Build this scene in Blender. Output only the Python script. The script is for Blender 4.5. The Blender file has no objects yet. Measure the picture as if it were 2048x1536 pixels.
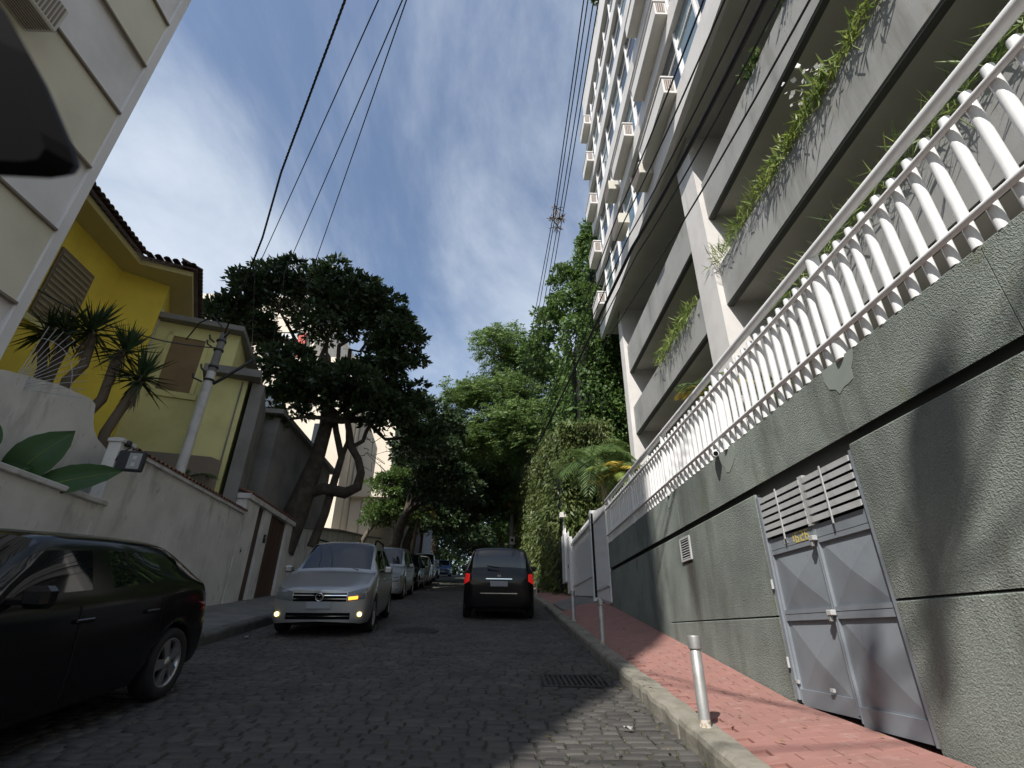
import bpy, math, random
import numpy as np
from mathutils import Vector, Matrix
R = math.radians
rng = np.random.default_rng(7)
random.seed(7)
scene = bpy.context.scene
COL = scene.collection

# ------------------------------------------------------------------ camera
cam_d = bpy.data.cameras.new('camera'); cam = bpy.data.objects.new('camera', cam_d); COL.objects.link(cam)
cam_d.sensor_width = 36.0; cam_d.lens = 36.0 * 1002.0 / 2048.0
cam_d.clip_start = 0.02; cam_d.clip_end = 3000
cam_d.dof.use_dof = True; cam_d.dof.focus_distance = 14.0; cam_d.dof.aperture_fstop = 7.0
def _n(v): v = Vector(v); return v.normalized()
_zc = _n((25, 2019, 1002)); _yc = Vector((-30, -497, 1002)); _yc = _n(_yc - _zc * _yc.dot(_zc)); _xc = _zc.cross(_yc)
right = Vector((_xc.x, _yc.x, _zc.x)); up = Vector((_xc.y, _yc.y, _zc.y)); fwd = Vector((_xc.z, _yc.z, _zc.z))
m = Matrix.Identity(4)
for i in range(3):
    m[i][0] = right[i]; m[i][1] = up[i]; m[i][2] = -fwd[i]
cam.matrix_world = m
scene.camera = cam

# ------------------------------------------------------------------ light
SUN = Vector((1.0, 1.8, -2.3)).normalized()          # direction the light travels
elev = math.asin(-SUN.z); azim = math.atan2(-SUN.x, -SUN.y)   # compass angle of the sun from +Y towards +X
sd = bpy.data.lights.new('sun', 'SUN'); sun = bpy.data.objects.new('sun', sd); COL.objects.link(sun)
sd.energy = 5.0; sd.angle = R(0.5); sd.color = (1.0, 0.955, 0.89)
sun.rotation_euler = SUN.to_track_quat('-Z', 'Y').to_euler()
world = bpy.data.worlds.new('World'); scene.world = world; world.use_nodes = True
wt = world.node_tree; wt.nodes.clear()
def wn(t, **k):
    n = wt.nodes.new(t)
    for a, b in k.items(): setattr(n, a, b)
    return n
wo = wn('ShaderNodeOutputWorld'); bg = wn('ShaderNodeBackground'); bg.inputs['Strength'].default_value = 0.138
sky = wn('ShaderNodeTexSky', sky_type='NISHITA'); sky.sun_disc = False
sky.sun_elevation = elev; sky.sun_rotation = azim; sky.air_density = 1.0; sky.dust_density = 1.2; sky.ozone_density = 1.5
tc = wn('ShaderNodeTexCoord'); sep = wn('ShaderNodeSeparateXYZ'); wt.links.new(tc.outputs['Generated'], sep.inputs[0])
def mth(op, a, b=None):
    n = wn('ShaderNodeMath', operation=op)
    for i, v in enumerate((a, b)):
        if v is None: continue
        if isinstance(v, (int, float)): n.inputs[i].default_value = v
        else: wt.links.new(v, n.inputs[i])
    return n.outputs[0]
zz = mth('ADD', mth('MAXIMUM', sep.outputs[2], 0.0), 0.18)
cx_ = mth('DIVIDE', sep.outputs[0], zz); cy_ = mth('DIVIDE', sep.outputs[1], zz)
cmb = wn('ShaderNodeCombineXYZ'); wt.links.new(cx_, cmb.inputs[0]); wt.links.new(cy_, cmb.inputs[1])
mp = wn('ShaderNodeMapping'); wt.links.new(cmb.outputs[0], mp.inputs[0]); mp.inputs['Rotation'].default_value = (0, 0, R(38)); mp.inputs['Scale'].default_value = (1.0, 0.5, 1.0); mp.inputs['Location'].default_value = (5.594, 0.608, 0)
n1 = wn('ShaderNodeTexNoise'); n1.inputs['Scale'].default_value = 1.5; n1.inputs['Detail'].default_value = 9; n1.inputs['Roughness'].default_value = 0.62; n1.inputs['Distortion'].default_value = 0.5
n2 = wn('ShaderNodeTexNoise'); n2.inputs['Scale'].default_value = 0.7; n2.inputs['Detail'].default_value = 3
wt.links.new(mp.outputs[0], n1.inputs['Vector']); mp2 = wn('ShaderNodeMapping'); wt.links.new(cmb.outputs[0], mp2.inputs[0]); mp2.inputs['Location'].default_value = (1.4, 10.4, 0); wt.links.new(mp2.outputs[0], n2.inputs['Vector'])
dens = mth('ADD', mth('MULTIPLY', n1.outputs['Fac'], 0.75), mth('MULTIPLY', n2.outputs['Fac'], 0.55))
cr = wn('ShaderNodeMapRange'); wt.links.new(dens, cr.inputs[0]); cr.inputs[1].default_value = 0.53; cr.inputs[2].default_value = 0.89; cr.inputs[3].default_value = 0.04; cr.inputs[4].default_value = 0.95
cr.interpolation_type = 'SMOOTHSTEP'
mix = wn('ShaderNodeMix', data_type='RGBA'); wt.links.new(cr.outputs[0], mix.inputs[0]); wt.links.new(sky.outputs[0], mix.inputs[6]); mix.inputs[7].default_value = (4.5, 5.0, 5.65, 1)
wt.links.new(mix.outputs[2], bg.inputs['Color']); wt.links.new(bg.outputs[0], wo.inputs[0])
vs = scene.view_settings; vs.view_transform = 'Standard'; vs.look = 'None'; vs.gamma = 1.0; vs.exposure = 0.3
try: vs.use_curve_mapping = False
except Exception: pass
scene.cycles.max_bounces = 4; scene.cycles.diffuse_bounces = 3; scene.cycles.glossy_bounces = 2; scene.cycles.transmission_bounces = 2; scene.cycles.transparent_max_bounces = 4
scene.cycles.use_denoising = True

# ------------------------------------------------------------------ helpers
class MB:
    """collects shapes and links them as one mesh object"""
    def __init__(s): s.v = []; s.f = []; s.sm = []
    def add(s, vs_, fs, smooth=False):
        o = len(s.v); s.v.extend([tuple(p) for p in vs_]); s.f.extend([tuple(i + o for i in f) for f in fs]); s.sm.extend([smooth] * len(fs)); return s
    def box(s, x0, x1, y0, y1, z0, z1, T=None, b=0.0):
        if b:
            return s.bbox(x0, x1, y0, y1, z0, z1, b, T)
        P = [(x, y, z) for z in (z0, z1) for x, y in ((x0, y0), (x1, y0), (x1, y1), (x0, y1))]
        if T is not None: P = [T(*p) for p in P]
        return s.add(P, [(3, 2, 1, 0), (4, 5, 6, 7), (0, 1, 5, 4), (1, 2, 6, 5), (2, 3, 7, 6), (3, 0, 4, 7)])
    def bbox(s, x0, x1, y0, y1, z0, z1, b, T=None):
        V = []; ax = ((x0, x1), (y0, y1), (z0, z1)); idx = {}
        for cx in (0, 1):
            for cy in (0, 1):
                for cz in (0, 1):
                    for k in range(3):
                        c = (cx, cy, cz); p = [ax[a][c[a]] + (b if c[a] == 0 else -b) * (a != k) for a in range(3)]
                        idx[(cx, cy, cz, k)] = len(V); V.append(T(*p) if T else tuple(p))
        F = []
        for k in range(3):
            a, c = [i for i in range(3) if i != k]
            for e in (0, 1):
                q = []
                for u, w in ((0, 0), (1, 0), (1, 1), (0, 1)):
                    cc = [0, 0, 0]; cc[k] = e; cc[a] = u; cc[c] = w; q.append(idx[(*cc, k)])
                F.append(q)
        for k in range(3):
            a, c = [i for i in range(3) if i != k]
            for u in (0, 1):
                for w in (0, 1):
                    A = [0, 0, 0]; B = [0, 0, 0]; A[a] = B[a] = u; A[c] = B[c] = w; A[k] = 0; B[k] = 1
                    F.append([idx[(*A, a)], idx[(*B, a)], idx[(*B, c)], idx[(*A, c)]])
        for cx in (0, 1):
            for cy in (0, 1):
                for cz in (0, 1): F.append([idx[(cx, cy, cz, k)] for k in range(3)])
        # fix winding
        cen = Vector((0, 0, 0))
        for p in V: cen += Vector(p)
        cen /= len(V); G = []
        for f in F:
            p = [Vector(V[i]) for i in f]; n = (p[1] - p[0]).cross(p[2] - p[0]); mc = sum(p, Vector()) / len(p)
            G.append(tuple(f) if n.dot(mc - cen) > 0 else tuple(reversed(f)))
        return s.add(V, G)
    def tube(s, pts, r, n=8, caps=True, smooth=True):
        pts = [Vector(p) for p in pts]; rs = r if isinstance(r, (list, tuple)) else [r] * len(pts)
        V = []; t0 = None; a = None
        for i, p in enumerate(pts):
            t = (pts[min(i + 1, len(pts) - 1)] - pts[max(i - 1, 0)])
            t = t.normalized() if t.length > 1e-9 else Vector((0, 0, 1))
            if a is None:
                a = t.cross(Vector((0, 0, 1)) if abs(t.z) < 0.9 else Vector((1, 0, 0))).normalized()
            else:
                a = (a - t * a.dot(t)).normalized()
            bb = t.cross(a)
            for k in range(n):
                an = 2 * math.pi * k / n; V.append(p + (a * math.cos(an) + bb * math.sin(an)) * rs[i])
        F = []
        for i in range(len(pts) - 1):
            for k in range(n):
                k2 = (k + 1) % n; F.append((i * n + k, i * n + k2, (i + 1) * n + k2, (i + 1) * n + k))
        s.add(V, F, smooth)
        if caps:
            s.add(V[:n], [tuple(reversed(range(n)))]); s.add(V[-n:], [tuple(range(n))])
        return s
    def quad(s, a, b, c, d): return s.add([a, b, c, d], [(0, 1, 2, 3)])
    def prism(s, poly, z0, z1, T=None):
        n = len(poly); P = [(x, y, z0) for x, y in poly] + [(x, y, z1) for x, y in poly]
        if T: P = [T(*p) for p in P]
        F = [tuple(reversed(range(n))), tuple(range(n, 2 * n))] + [(i, (i + 1) % n, n + (i + 1) % n, n + i) for i in range(n)]
        return s.add(P, F)
    def lathe(s, prof, n=24, T=None, smooth=True):
        V = []
        for r_, z_ in prof:
            for k in range(n):
                a = 2 * math.pi * k / n; p = (r_ * math.cos(a), r_ * math.sin(a), z_); V.append(T(*p) if T else p)
        F = []
        for i in range(len(prof) - 1):
            for k in range(n):
                k2 = (k + 1) % n; F.append((i * n + k, i * n + k2, (i + 1) * n + k2, (i + 1) * n + k))
        return s.add(V, F, smooth)
    def build(s, name, mat, parent=None, kind=None):
        me = bpy.data.meshes.new(name); me.from_pydata(s.v, [], s.f); me.update()
        if any(s.sm): me.polygons.foreach_set('use_smooth', s.sm)
        o = bpy.data.objects.new(name, me); COL.objects.link(o)
        if mat is not None: me.materials.append(mat)
        if parent is not None: o.parent = parent
        if kind: o['kind'] = kind
        return o
def npmesh(name, V, F, mat, parent=None, kind=None, smooth=False):
    """V (n,3), F (m,k) numpy arrays of equal sized faces"""
    me = bpy.data.meshes.new(name); k = F.shape[1]; mm = F.shape[0]
    me.vertices.add(len(V)); me.vertices.foreach_set('co', np.ascontiguousarray(V, np.float32).ravel())
    me.loops.add(mm * k); me.loops.foreach_set('vertex_index', np.ascontiguousarray(F, np.int32).ravel())
    me.polygons.add(mm); me.polygons.foreach_set('loop_start', np.arange(0, mm * k, k, dtype=np.int32)); me.polygons.foreach_set('loop_total', np.full(mm, k, np.int32))
    if smooth: me.polygons.foreach_set('use_smooth', np.ones(mm, bool))
    me.update(calc_edges=True); me.validate()
    o = bpy.data.objects.new(name, me); COL.objects.link(o)
    if mat is not None: me.materials.append(mat)
    if parent is not None: o.parent = parent
    if kind: o['kind'] = kind
    return o
def thing(name, label, cat, group=None, loc=(0, 0, 0)):
    o = bpy.data.objects.new(name, None); COL.objects.link(o); o.location = loc; o.empty_display_size = 0.2
    return tag(o, label, cat, group)
def tag(o, label, cat, group=None):
    o['label'] = label; o['category'] = cat
    if group: o['group'] = group
    return o
def dup(o, parent=None):
    c = o.copy(); COL.objects.link(c)
    if parent is not None: c.parent = parent
    for ch in list(o.children): dup(ch, c)
    return c
def share(mesh_obj, parent, loc=None, T=None):
    c = mesh_obj.copy(); COL.objects.link(c); c.parent = parent
    if loc is not None: c.location = loc
    return c

# ------------------------------------------------------------------ materials
def mat(name, color, rough=0.7, metal=0.0, spec=0.5, bump=None, var=None, emit=None, coat=0.0, stain=None, coord='Object', alpha=None, trans=None):
    """var: (colour2, scale, detail, lo, hi) noise mix; bump: list of (kind, scale, strength, distance); stain: (colour, scale, lo, hi, stretch)"""
    mt = bpy.data.materials.new(name); mt.use_nodes = True; nt = mt.node_tree; ns = nt.nodes; ln = nt.links
    bs = ns['Principled BSDF']; bs.inputs['Roughness'].default_value = rough; bs.inputs['Metallic'].default_value = metal
    bs.inputs['Specular IOR Level'].default_value = spec
    if coat: bs.inputs['Coat Weight'].default_value = coat; bs.inputs['Coat Roughness'].default_value = 0.04
    bs.inputs['Base Color'].default_value = (*color, 1)
    tcn = ns.new('ShaderNodeTexCoord'); src = tcn.outputs[coord]
    last = None
    def mixc(fac, a, b):
        mx = ns.new('ShaderNodeMix'); mx.data_type = 'RGBA'; ln.new(fac, mx.inputs[0])
        if isinstance(a, tuple): mx.inputs[6].default_value = (*a, 1)
        else: ln.new(a, mx.inputs[6])
        if isinstance(b, tuple): mx.inputs[7].default_value = (*b, 1)
        else: ln.new(b, mx.inputs[7])
        return mx.outputs[2]
    cur = color
    if var:
        for vv in (var if isinstance(var, list) else [var]):
            c2, sc, det, lo, hi = vv
            nz = ns.new('ShaderNodeTexNoise'); nz.inputs['Scale'].default_value = sc; nz.inputs['Detail'].default_value = det; nz.inputs['Roughness'].default_value = 0.6; ln.new(src, nz.inputs['Vector'])
            mr = ns.new('ShaderNodeMapRange'); mr.inputs[1].default_value = lo; mr.inputs[2].default_value = hi; ln.new(nz.outputs['Fac'], mr.inputs[0])
            cur = mixc(mr.outputs[0], cur, c2)
    if stain:
        for st in (stain if isinstance(stain, list) else [stain]):
            c2, sc, lo, hi, stretch = st
            mpn = ns.new('ShaderNodeMapping'); mpn.inputs['Scale'].default_value = (1, 1, stretch); ln.new(src, mpn.inputs[0])
            nz = ns.new('ShaderNodeTexNoise'); nz.inputs['Scale'].default_value = sc; nz.inputs['Detail'].default_value = 6; nz.inputs['Roughness'].default_value = 0.65; ln.new(mpn.outputs[0], nz.inputs['Vector'])
            mr = ns.new('ShaderNodeMapRange'); mr.inputs[1].default_value = lo; mr.inputs[2].default_value = hi; ln.new(nz.outputs['Fac'], mr.inputs[0])
            cur = mixc(mr.outputs[0], cur, c2)
    if not isinstance(cur, tuple): ln.new(cur, bs.inputs['Base Color'])
    if bump:
        prev = None
        for kind, sc, strg, dist in bump:
            if kind == 'n':
                nz = ns.new('ShaderNodeTexNoise'); nz.inputs['Scale'].default_value = sc; nz.inputs['Detail'].default_value = 5; out = nz.outputs['Fac']
            else:
                nz = ns.new('ShaderNodeTexVoronoi'); nz.inputs['Scale'].default_value = sc; out = nz.outputs['Distance']
            ln.new(src, nz.inputs['Vector'])
            bp = ns.new('ShaderNodeBump'); bp.inputs['Strength'].default_value = strg; bp.inputs['Distance'].default_value = dist; ln.new(out, bp.inputs['Height'])
            if prev is not None: ln.new(prev, bp.inputs['Normal'])
            prev = bp.outputs[0]
        ln.new(prev, bs.inputs['Normal'])
    if emit:
        bs.inputs['Emission Color'].default_value = (*emit[0], 1); bs.inputs['Emission Strength'].default_value = emit[1]
    return mt
def leafmat(name, dark, light, trans=0.35, rough=0.5):
    mt = bpy.data.materials.new(name); mt.use_nodes = True; nt = mt.node_tree; ns = nt.nodes; ln = nt.links
    bs = ns['Principled BSDF']; bs.inputs['Roughness'].default_value = rough; bs.inputs['Specular IOR Level'].default_value = 0.4
    g = ns.new('ShaderNodeNewGeometry'); rp = ns.new('ShaderNodeValToRGB'); ln.new(g.outputs['Random Per Island'], rp.inputs[0])
    rp.color_ramp.elements[0].color = (*dark, 1); rp.color_ramp.elements[1].color = (*light, 1)
    ln.new(rp.outputs[0], bs.inputs['Base Color'])
    tr = ns.new('ShaderNodeBsdfTranslucent'); hs = ns.new('ShaderNodeHueSaturation'); hs.inputs['Value'].default_value = 1.3; hs.inputs['Hue'].default_value = 0.48
    ln.new(rp.outputs[0], hs.inputs['Color']); ln.new(hs.outputs[0], tr.inputs['Color'])
    ms = ns.new('ShaderNodeMixShader'); ms.inputs[0].default_value = trans; ln.new(bs.outputs[0], ms.inputs[1]); ln.new(tr.outputs[0], ms.inputs[2])
    ln.new(ms.outputs[0], ns['Material Output'].inputs['Surface'])
    return mt
def islandmat(name, stops, rough=0.8, bump=None, spec=0.4):
    mt = mat(name, stops[0], rough=rough, bump=bump, spec=spec); nt = mt.node_tree; ns = nt.nodes
    g = ns.new('ShaderNodeNewGeometry'); oi = ns.new('ShaderNodeObjectInfo'); ad = ns.new('ShaderNodeMath'); ad.operation = 'ADD'
    nt.links.new(g.outputs['Random Per Island'], ad.inputs[0]); nt.links.new(oi.outputs['Random'], ad.inputs[1])
    fr = ns.new('ShaderNodeMath'); fr.operation = 'FRACT'; nt.links.new(ad.outputs[0], fr.inputs[0])
    rp = ns.new('ShaderNodeValToRGB'); nt.links.new(fr.outputs[0], rp.inputs[0])
    el = rp.color_ramp.elements
    while len(el) < len(stops): el.new(0.5)
    for i, c in enumerate(stops): el[i].position = i / (len(stops) - 1); el[i].color = (*c, 1)
    tcn = ns.new('ShaderNodeTexCoord'); nz = ns.new('ShaderNodeTexNoise'); nz.inputs['Scale'].default_value = 2.2; nz.inputs['Detail'].default_value = 6; nt.links.new(tcn.outputs['Object'], nz.inputs['Vector'])
    mr = ns.new('ShaderNodeMapRange'); mr.inputs[1].default_value = 0.3; mr.inputs[2].default_value = 0.7; mr.inputs[3].default_value = 0.65; mr.inputs[4].default_value = 1.2; nt.links.new(nz.outputs['Fac'], mr.inputs[0])
    mx = ns.new('ShaderNodeMix'); mx.data_type = 'RGBA'; mx.blend_type = 'MULTIPLY'; mx.inputs[0].default_value = 1.0
    nt.links.new(rp.outputs[0], mx.inputs[6]); nt.links.new(mr.outputs[0], mx.inputs[7]); nt.links.new(mx.outputs[2], ns['Principled BSDF'].inputs['Base Color'])
    return mt
M = {}
M['asphalt_bed'] = mat('road_joint_sand', (0.036, 0.035, 0.031), 0.95, bump=[('n', 30, 0.5, 0.02)], var=((0.055, 0.06, 0.035), 2.0, 5, 0.45, 0.65))
M['cobble'] = islandmat('cobble_granite', [(0.048, 0.0455, 0.043), (0.065, 0.061, 0.056), (0.055, 0.052, 0.048), (0.079, 0.073, 0.066)], 0.72, bump=[('n', 22, 0.5, 0.012), ('n', 90, 0.35, 0.004)])
M['kerb'] = mat('kerb_concrete', (0.22, 0.205, 0.17), 0.9, bump=[('n', 14, 0.5, 0.02), ('n', 80, 0.4, 0.005)], var=[((0.15, 0.14, 0.11), 5, 6, 0.42, 0.68)], stain=((0.09, 0.085, 0.065), 2.3, 0.52, 0.72, 1))
M['kerb_dark'] = mat('kerb_old_stone', (0.1, 0.098, 0.09), 0.9, bump=[('n', 14, 0.5, 0.02)], var=((0.06, 0.058, 0.052), 4, 6, 0.4, 0.7))
M['redpave'] = mat('red_painted_paving', (0.275, 0.135, 0.115), 0.85, bump=[('n', 60, 0.25, 0.004)], var=[((0.225, 0.12, 0.1), 3, 6, 0.4, 0.7), ((0.32, 0.19, 0.165), 9, 5, 0.55, 0.75)], stain=((0.2, 0.09, 0.075), 4.5, 0.62, 0.8, 1))
M['pave_grey'] = mat('worn_concrete_paving', (0.17, 0.165, 0.155), 0.9, bump=[('n', 18, 0.3, 0.01)], var=((0.1, 0.098, 0.092), 2.2, 7, 0.4, 0.68))
M['ground'] = mat('garden_soil', (0.07, 0.06, 0.045), 1.0, bump=[('n', 6, 0.6, 0.05)], var=((0.05, 0.06, 0.03), 1.2, 5, 0.45, 0.6))
M['stucco'] = mat('rough_green_grey_stucco', (0.218, 0.256, 0.226), 0.95, bump=[('v', 120, 0.6, 0.008), ('n', 60, 0.7, 0.008)], var=[((0.315, 0.335, 0.305), 70, 4, 0.45, 0.62), ((0.16, 0.18, 0.165), 0.9, 7, 0.42, 0.66)], stain=[((0.115, 0.125, 0.11), 1.6, 0.5, 0.7, 0.22), ((0.16, 0.17, 0.10), 2.7, 0.62, 0.8, 0.8), ((0.34, 0.35, 0.31), 3.4, 0.66, 0.8, 0.15)], spec=0.2)
M['patch'] = mat('smooth_green_grey_cement', (0.25, 0.285, 0.255), 0.9, bump=[('n', 40, 0.15, 0.004)], var=((0.22, 0.245, 0.225), 4, 5, 0.4, 0.7))
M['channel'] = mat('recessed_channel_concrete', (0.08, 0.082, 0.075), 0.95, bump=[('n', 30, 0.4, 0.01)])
M['streak'] = mat('rusty_water_streak', (0.085, 0.075, 0.06), 0.95, bump=[('n', 60, 0.5, 0.006)])
def _soft_edges(mt_):
    # a water stain: strongest in its middle, breaking up towards the sides and the bottom
    nt = mt_.node_tree; ns = nt.nodes; ln = nt.links; tcn = ns.new('ShaderNodeTexCoord'); sp = ns.new('ShaderNodeSeparateXYZ'); ln.new(tcn.outputs['Generated'], sp.inputs[0])
    def mm(op, a, b):
        n = ns.new('ShaderNodeMath'); n.operation = op; n.use_clamp = op == 'MULTIPLY'
        for i, v in enumerate((a, b)):
            if isinstance(v, (int, float)): n.inputs[i].default_value = v
            else: ln.new(v, n.inputs[i])
        return n.outputs[0]
    u = mm('SUBTRACT', 1.0, mm('ABSOLUTE', mm('SUBTRACT', mm('MULTIPLY', sp.outputs[1], 1.0), 0.5), 0.0)); e = mm('MULTIPLY', mm('SUBTRACT', u, 0.5), 2.6)
    nz = ns.new('ShaderNodeTexNoise'); nz.inputs['Scale'].default_value = 14; nz.inputs['Detail'].default_value = 6; ln.new(tcn.outputs['Object'], nz.inputs['Vector'])
    f = mm('MULTIPLY', mm('MULTIPLY', e, mm('ADD', mm('MULTIPLY', sp.outputs[2], 0.7), 0.15)), mm('ADD', nz.outputs['Fac'], 0.35))
    tr = ns.new('ShaderNodeBsdfTransparent'); ms = ns.new('ShaderNodeMixShader'); ln.new(f, ms.inputs[0]); ln.new(tr.outputs[0], ms.inputs[1]); ln.new(ns['Principled BSDF'].outputs[0], ms.inputs[2]); ln.new(ms.outputs[0], ns['Material Output'].inputs['Surface'])
_soft_edges(M['streak'])
M['white_metal'] = mat('white_gloss_paint', (0.80, 0.80, 0.80), 0.32, spec=0.5, var=((0.70, 0.70, 0.69), 5, 5, 0.5, 0.75), bump=[('n', 40, 0.05, 0.002)])
M['gate_grey'] = mat('blue_grey_enamel', (0.215, 0.24, 0.265), 0.55, var=[((0.175, 0.195, 0.22), 2.5, 6, 0.45, 0.7)], bump=[('n', 12, 0.08, 0.01)], stain=[((0.13, 0.135, 0.14), 5, 0.6, 0.78, 0.3), ((0.16, 0.10, 0.065), 9, 0.67, 0.78, 0.5)])
M['gate_pale'] = mat('pale_grey_louvre_paint', (0.44, 0.45, 0.45), 0.55, var=((0.33, 0.335, 0.33), 6, 5, 0.45, 0.7))
M['rust'] = mat('rusted_steel', (0.13, 0.07, 0.045), 0.85, bump=[('n', 60, 0.4, 0.004)])
M['steel'] = mat('dull_galvanised_steel', (0.42, 0.42, 0.41), 0.5, metal=0.55, var=((0.3, 0.295, 0.28), 7, 6, 0.45, 0.7), bump=[('n', 40, 0.1, 0.003)])
M['corroded'] = mat('corroded_steel_foot', (0.33, 0.25, 0.17), 0.85, bump=[('n', 80, 0.5, 0.004)], var=((0.5, 0.48, 0.43), 30, 4, 0.45, 0.55))
M['granite_grey'] = mat('grey_aggregate_panel', (0.30, 0.30, 0.29), 0.9, bump=[('n', 160, 0.3, 0.003)], var=[((0.38, 0.38, 0.365), 120, 3, 0.48, 0.6), ((0.24, 0.24, 0.23), 0.9, 6, 0.45, 0.75)], stain=[((0.17, 0.17, 0.155), 1.6, 0.55, 0.75, 0.12), ((0.22, 0.19, 0.15), 2.6, 0.62, 0.8, 0.3)])
M['soffit'] = mat('grey_soffit_paint', (0.62, 0.60, 0.54), 0.9, var=((0.52, 0.50, 0.45), 0.8, 6, 0.45, 0.7))
M['pier'] = mat('white_concrete_pier', (0.66, 0.64, 0.62), 0.85, var=((0.55, 0.53, 0.51), 0.9, 6, 0.45, 0.72), stain=((0.42, 0.4, 0.36), 1.6, 0.6, 0.82, 0.2), bump=[('n', 60, 0.12, 0.004)])
M['balcony_back'] = mat('olive_grey_wall', (0.60, 0.57, 0.46), 0.9, var=((0.50, 0.48, 0.38), 0.7, 5, 0.4, 0.7))
M['glass_pane'] = mat('window_glass', (0.035, 0.045, 0.055), 0.06, spec=0.9)
M['glass_pale'] = mat('pale_blue_glass', (0.16, 0.22, 0.25), 0.08, spec=0.9)
M['grille_brown'] = mat('brown_grille', (0.16, 0.12, 0.10), 0.6)
M['cream'] = mat('cream_render', (0.70, 0.66, 0.52), 0.9, bump=[('n', 50, 0.15, 0.004)], var=((0.6, 0.565, 0.44), 0.8, 6, 0.45, 0.72))
M['offwhite'] = mat('off_white_render', (0.76, 0.735, 0.71), 0.9, bump=[('n', 50, 0.15, 0.004)], var=((0.64, 0.615, 0.59), 0.9, 6, 0.45, 0.72))
M['brown_trim'] = mat('brown_ledge_trim', (0.22, 0.18, 0.14), 0.8)
M['ac'] = mat('aged_white_plastic', (0.55, 0.53, 0.46), 0.6)
M['whitewash'] = mat('stained_white_wall', (0.72, 0.69, 0.63), 0.92, bump=[('n', 40, 0.2, 0.006), ('n', 3, 0.2, 0.03)], var=[((0.54, 0.515, 0.465), 0.9, 7, 0.42, 0.7)], stain=[((0.30, 0.285, 0.25), 1.7, 0.54, 0.74, 0.3), ((0.17, 0.16, 0.13), 5, 0.62, 0.76, 0.4)])
M['coping_white'] = mat('white_coping', (0.62, 0.60, 0.57), 0.9, var=((0.42, 0.40, 0.36), 3, 6, 0.45, 0.7))
M['terracotta'] = islandmat('terracotta_tile', [(0.20, 0.09, 0.055), (0.26, 0.12, 0.075), (0.14, 0.08, 0.06)], 0.9, bump=[('n', 40, 0.3, 0.005)])
M['roof_dark'] = islandmat('weathered_roof_tile', [(0.10, 0.065, 0.05), (0.14, 0.085, 0.065), (0.07, 0.055, 0.05)], 0.9, bump=[('n', 40, 0.3, 0.005)])
M['yellow'] = mat('yellow_render', (0.84, 0.66, 0.085), 0.9, bump=[('n', 50, 0.15, 0.004)], var=((0.71, 0.55, 0.07), 0.8, 6, 0.45, 0.72))
M['yellow_pale'] = mat('pale_yellow_render', (0.72, 0.67, 0.3), 0.9, bump=[('n', 50, 0.15, 0.004)], var=((0.57, 0.53, 0.22), 0.8, 6, 0.45, 0.72))
M['yellow_eave'] = mat('pale_yellow_eave', (0.58, 0.50, 0.22), 0.9)
M['shutter'] = mat('grey_brown_shutter', (0.20, 0.165, 0.115), 0.7, var=((0.15, 0.12, 0.085), 5, 4, 0.4, 0.7))
M['shutter_slat'] = mat('pale_shutter_slat', (0.30, 0.25, 0.15), 0.6)
M['brown_blind'] = mat('brown_window_blind', (0.24, 0.16, 0.07), 0.7, var=((0.2, 0.13, 0.055), 2, 4, 0.4, 0.7))
M['cement'] = mat('bare_cement', (0.24, 0.23, 0.21), 0.95, bump=[('n', 30, 0.25, 0.008)], var=((0.15, 0.145, 0.13), 1.1, 7, 0.42, 0.7))
M['wood_door'] = mat('dark_wood_door', (0.095, 0.05, 0.032), 0.6, stain=((0.06, 0.032, 0.02), 10, 0.4, 0.65, 0.15))
M['black_plastic'] = mat('black_plastic', (0.004, 0.004, 0.0045), 0.8, spec=0.1)
M['black_metal'] = mat('black_metal', (0.02, 0.02, 0.022), 0.5)
M['lamp_glass'] = mat('floodlight_glass', (0.35, 0.35, 0.33), 0.15)
M['pole_white'] = mat('whitewashed_pole', (0.6, 0.58, 0.54), 0.9, var=((0.4, 0.38, 0.35), 3, 6, 0.45, 0.7))
M['pole_concrete'] = mat('concrete_pole', (0.2, 0.19, 0.18), 0.9, var=((0.13, 0.125, 0.12), 3, 6, 0.45, 0.7))
M['cable'] = mat('black_cable', (0.018, 0.019, 0.022), 0.55)
M['bark'] = mat('dark_bark', (0.055, 0.042, 0.03), 0.95, bump=[('n', 12, 0.8, 0.04)], var=((0.09, 0.075, 0.055), 4, 6, 0.45, 0.65))
M['bark_grey'] = mat('grey_bark', (0.12, 0.1, 0.08), 0.95, bump=[('n', 12, 0.7, 0.03)])
M['yucca_stem'] = mat('yucca_trunk', (0.16, 0.12, 0.08), 0.95, bump=[('n', 25, 0.8, 0.03)])
M['core'] = mat('dark_foliage_backing', (0.018, 0.026, 0.012), 1.0, bump=[('n', 4, 1.0, 0.3)])  # shade behind the leaves put into one dark colour
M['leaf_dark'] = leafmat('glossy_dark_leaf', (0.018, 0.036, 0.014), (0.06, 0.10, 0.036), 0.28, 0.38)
M['leaf_mid'] = leafmat('mid_green_leaf', (0.035, 0.08, 0.02), (0.12, 0.19, 0.05), 0.35)
M['leaf_feather'] = leafmat('feathery_leaf', (0.055, 0.11, 0.03), (0.17, 0.26, 0.075), 0.4)
M['leaf_ivy'] = leafmat('ivy_leaf', (0.035, 0.085, 0.022), (0.13, 0.22, 0.055), 0.35)
M['leaf_bamboo'] = leafmat('hedge_leaf', (0.05, 0.085, 0.025), (0.16, 0.2, 0.06), 0.35)
M['leaf_darkest'] = leafmat('darkest_green_leaf', (0.014, 0.03, 0.011), (0.05, 0.085, 0.03), 0.25)  # darkest of the leaf greens
M['leaf_yucca'] = leafmat('yucca_leaf', (0.025, 0.05, 0.02), (0.06, 0.1, 0.04), 0.15)
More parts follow.
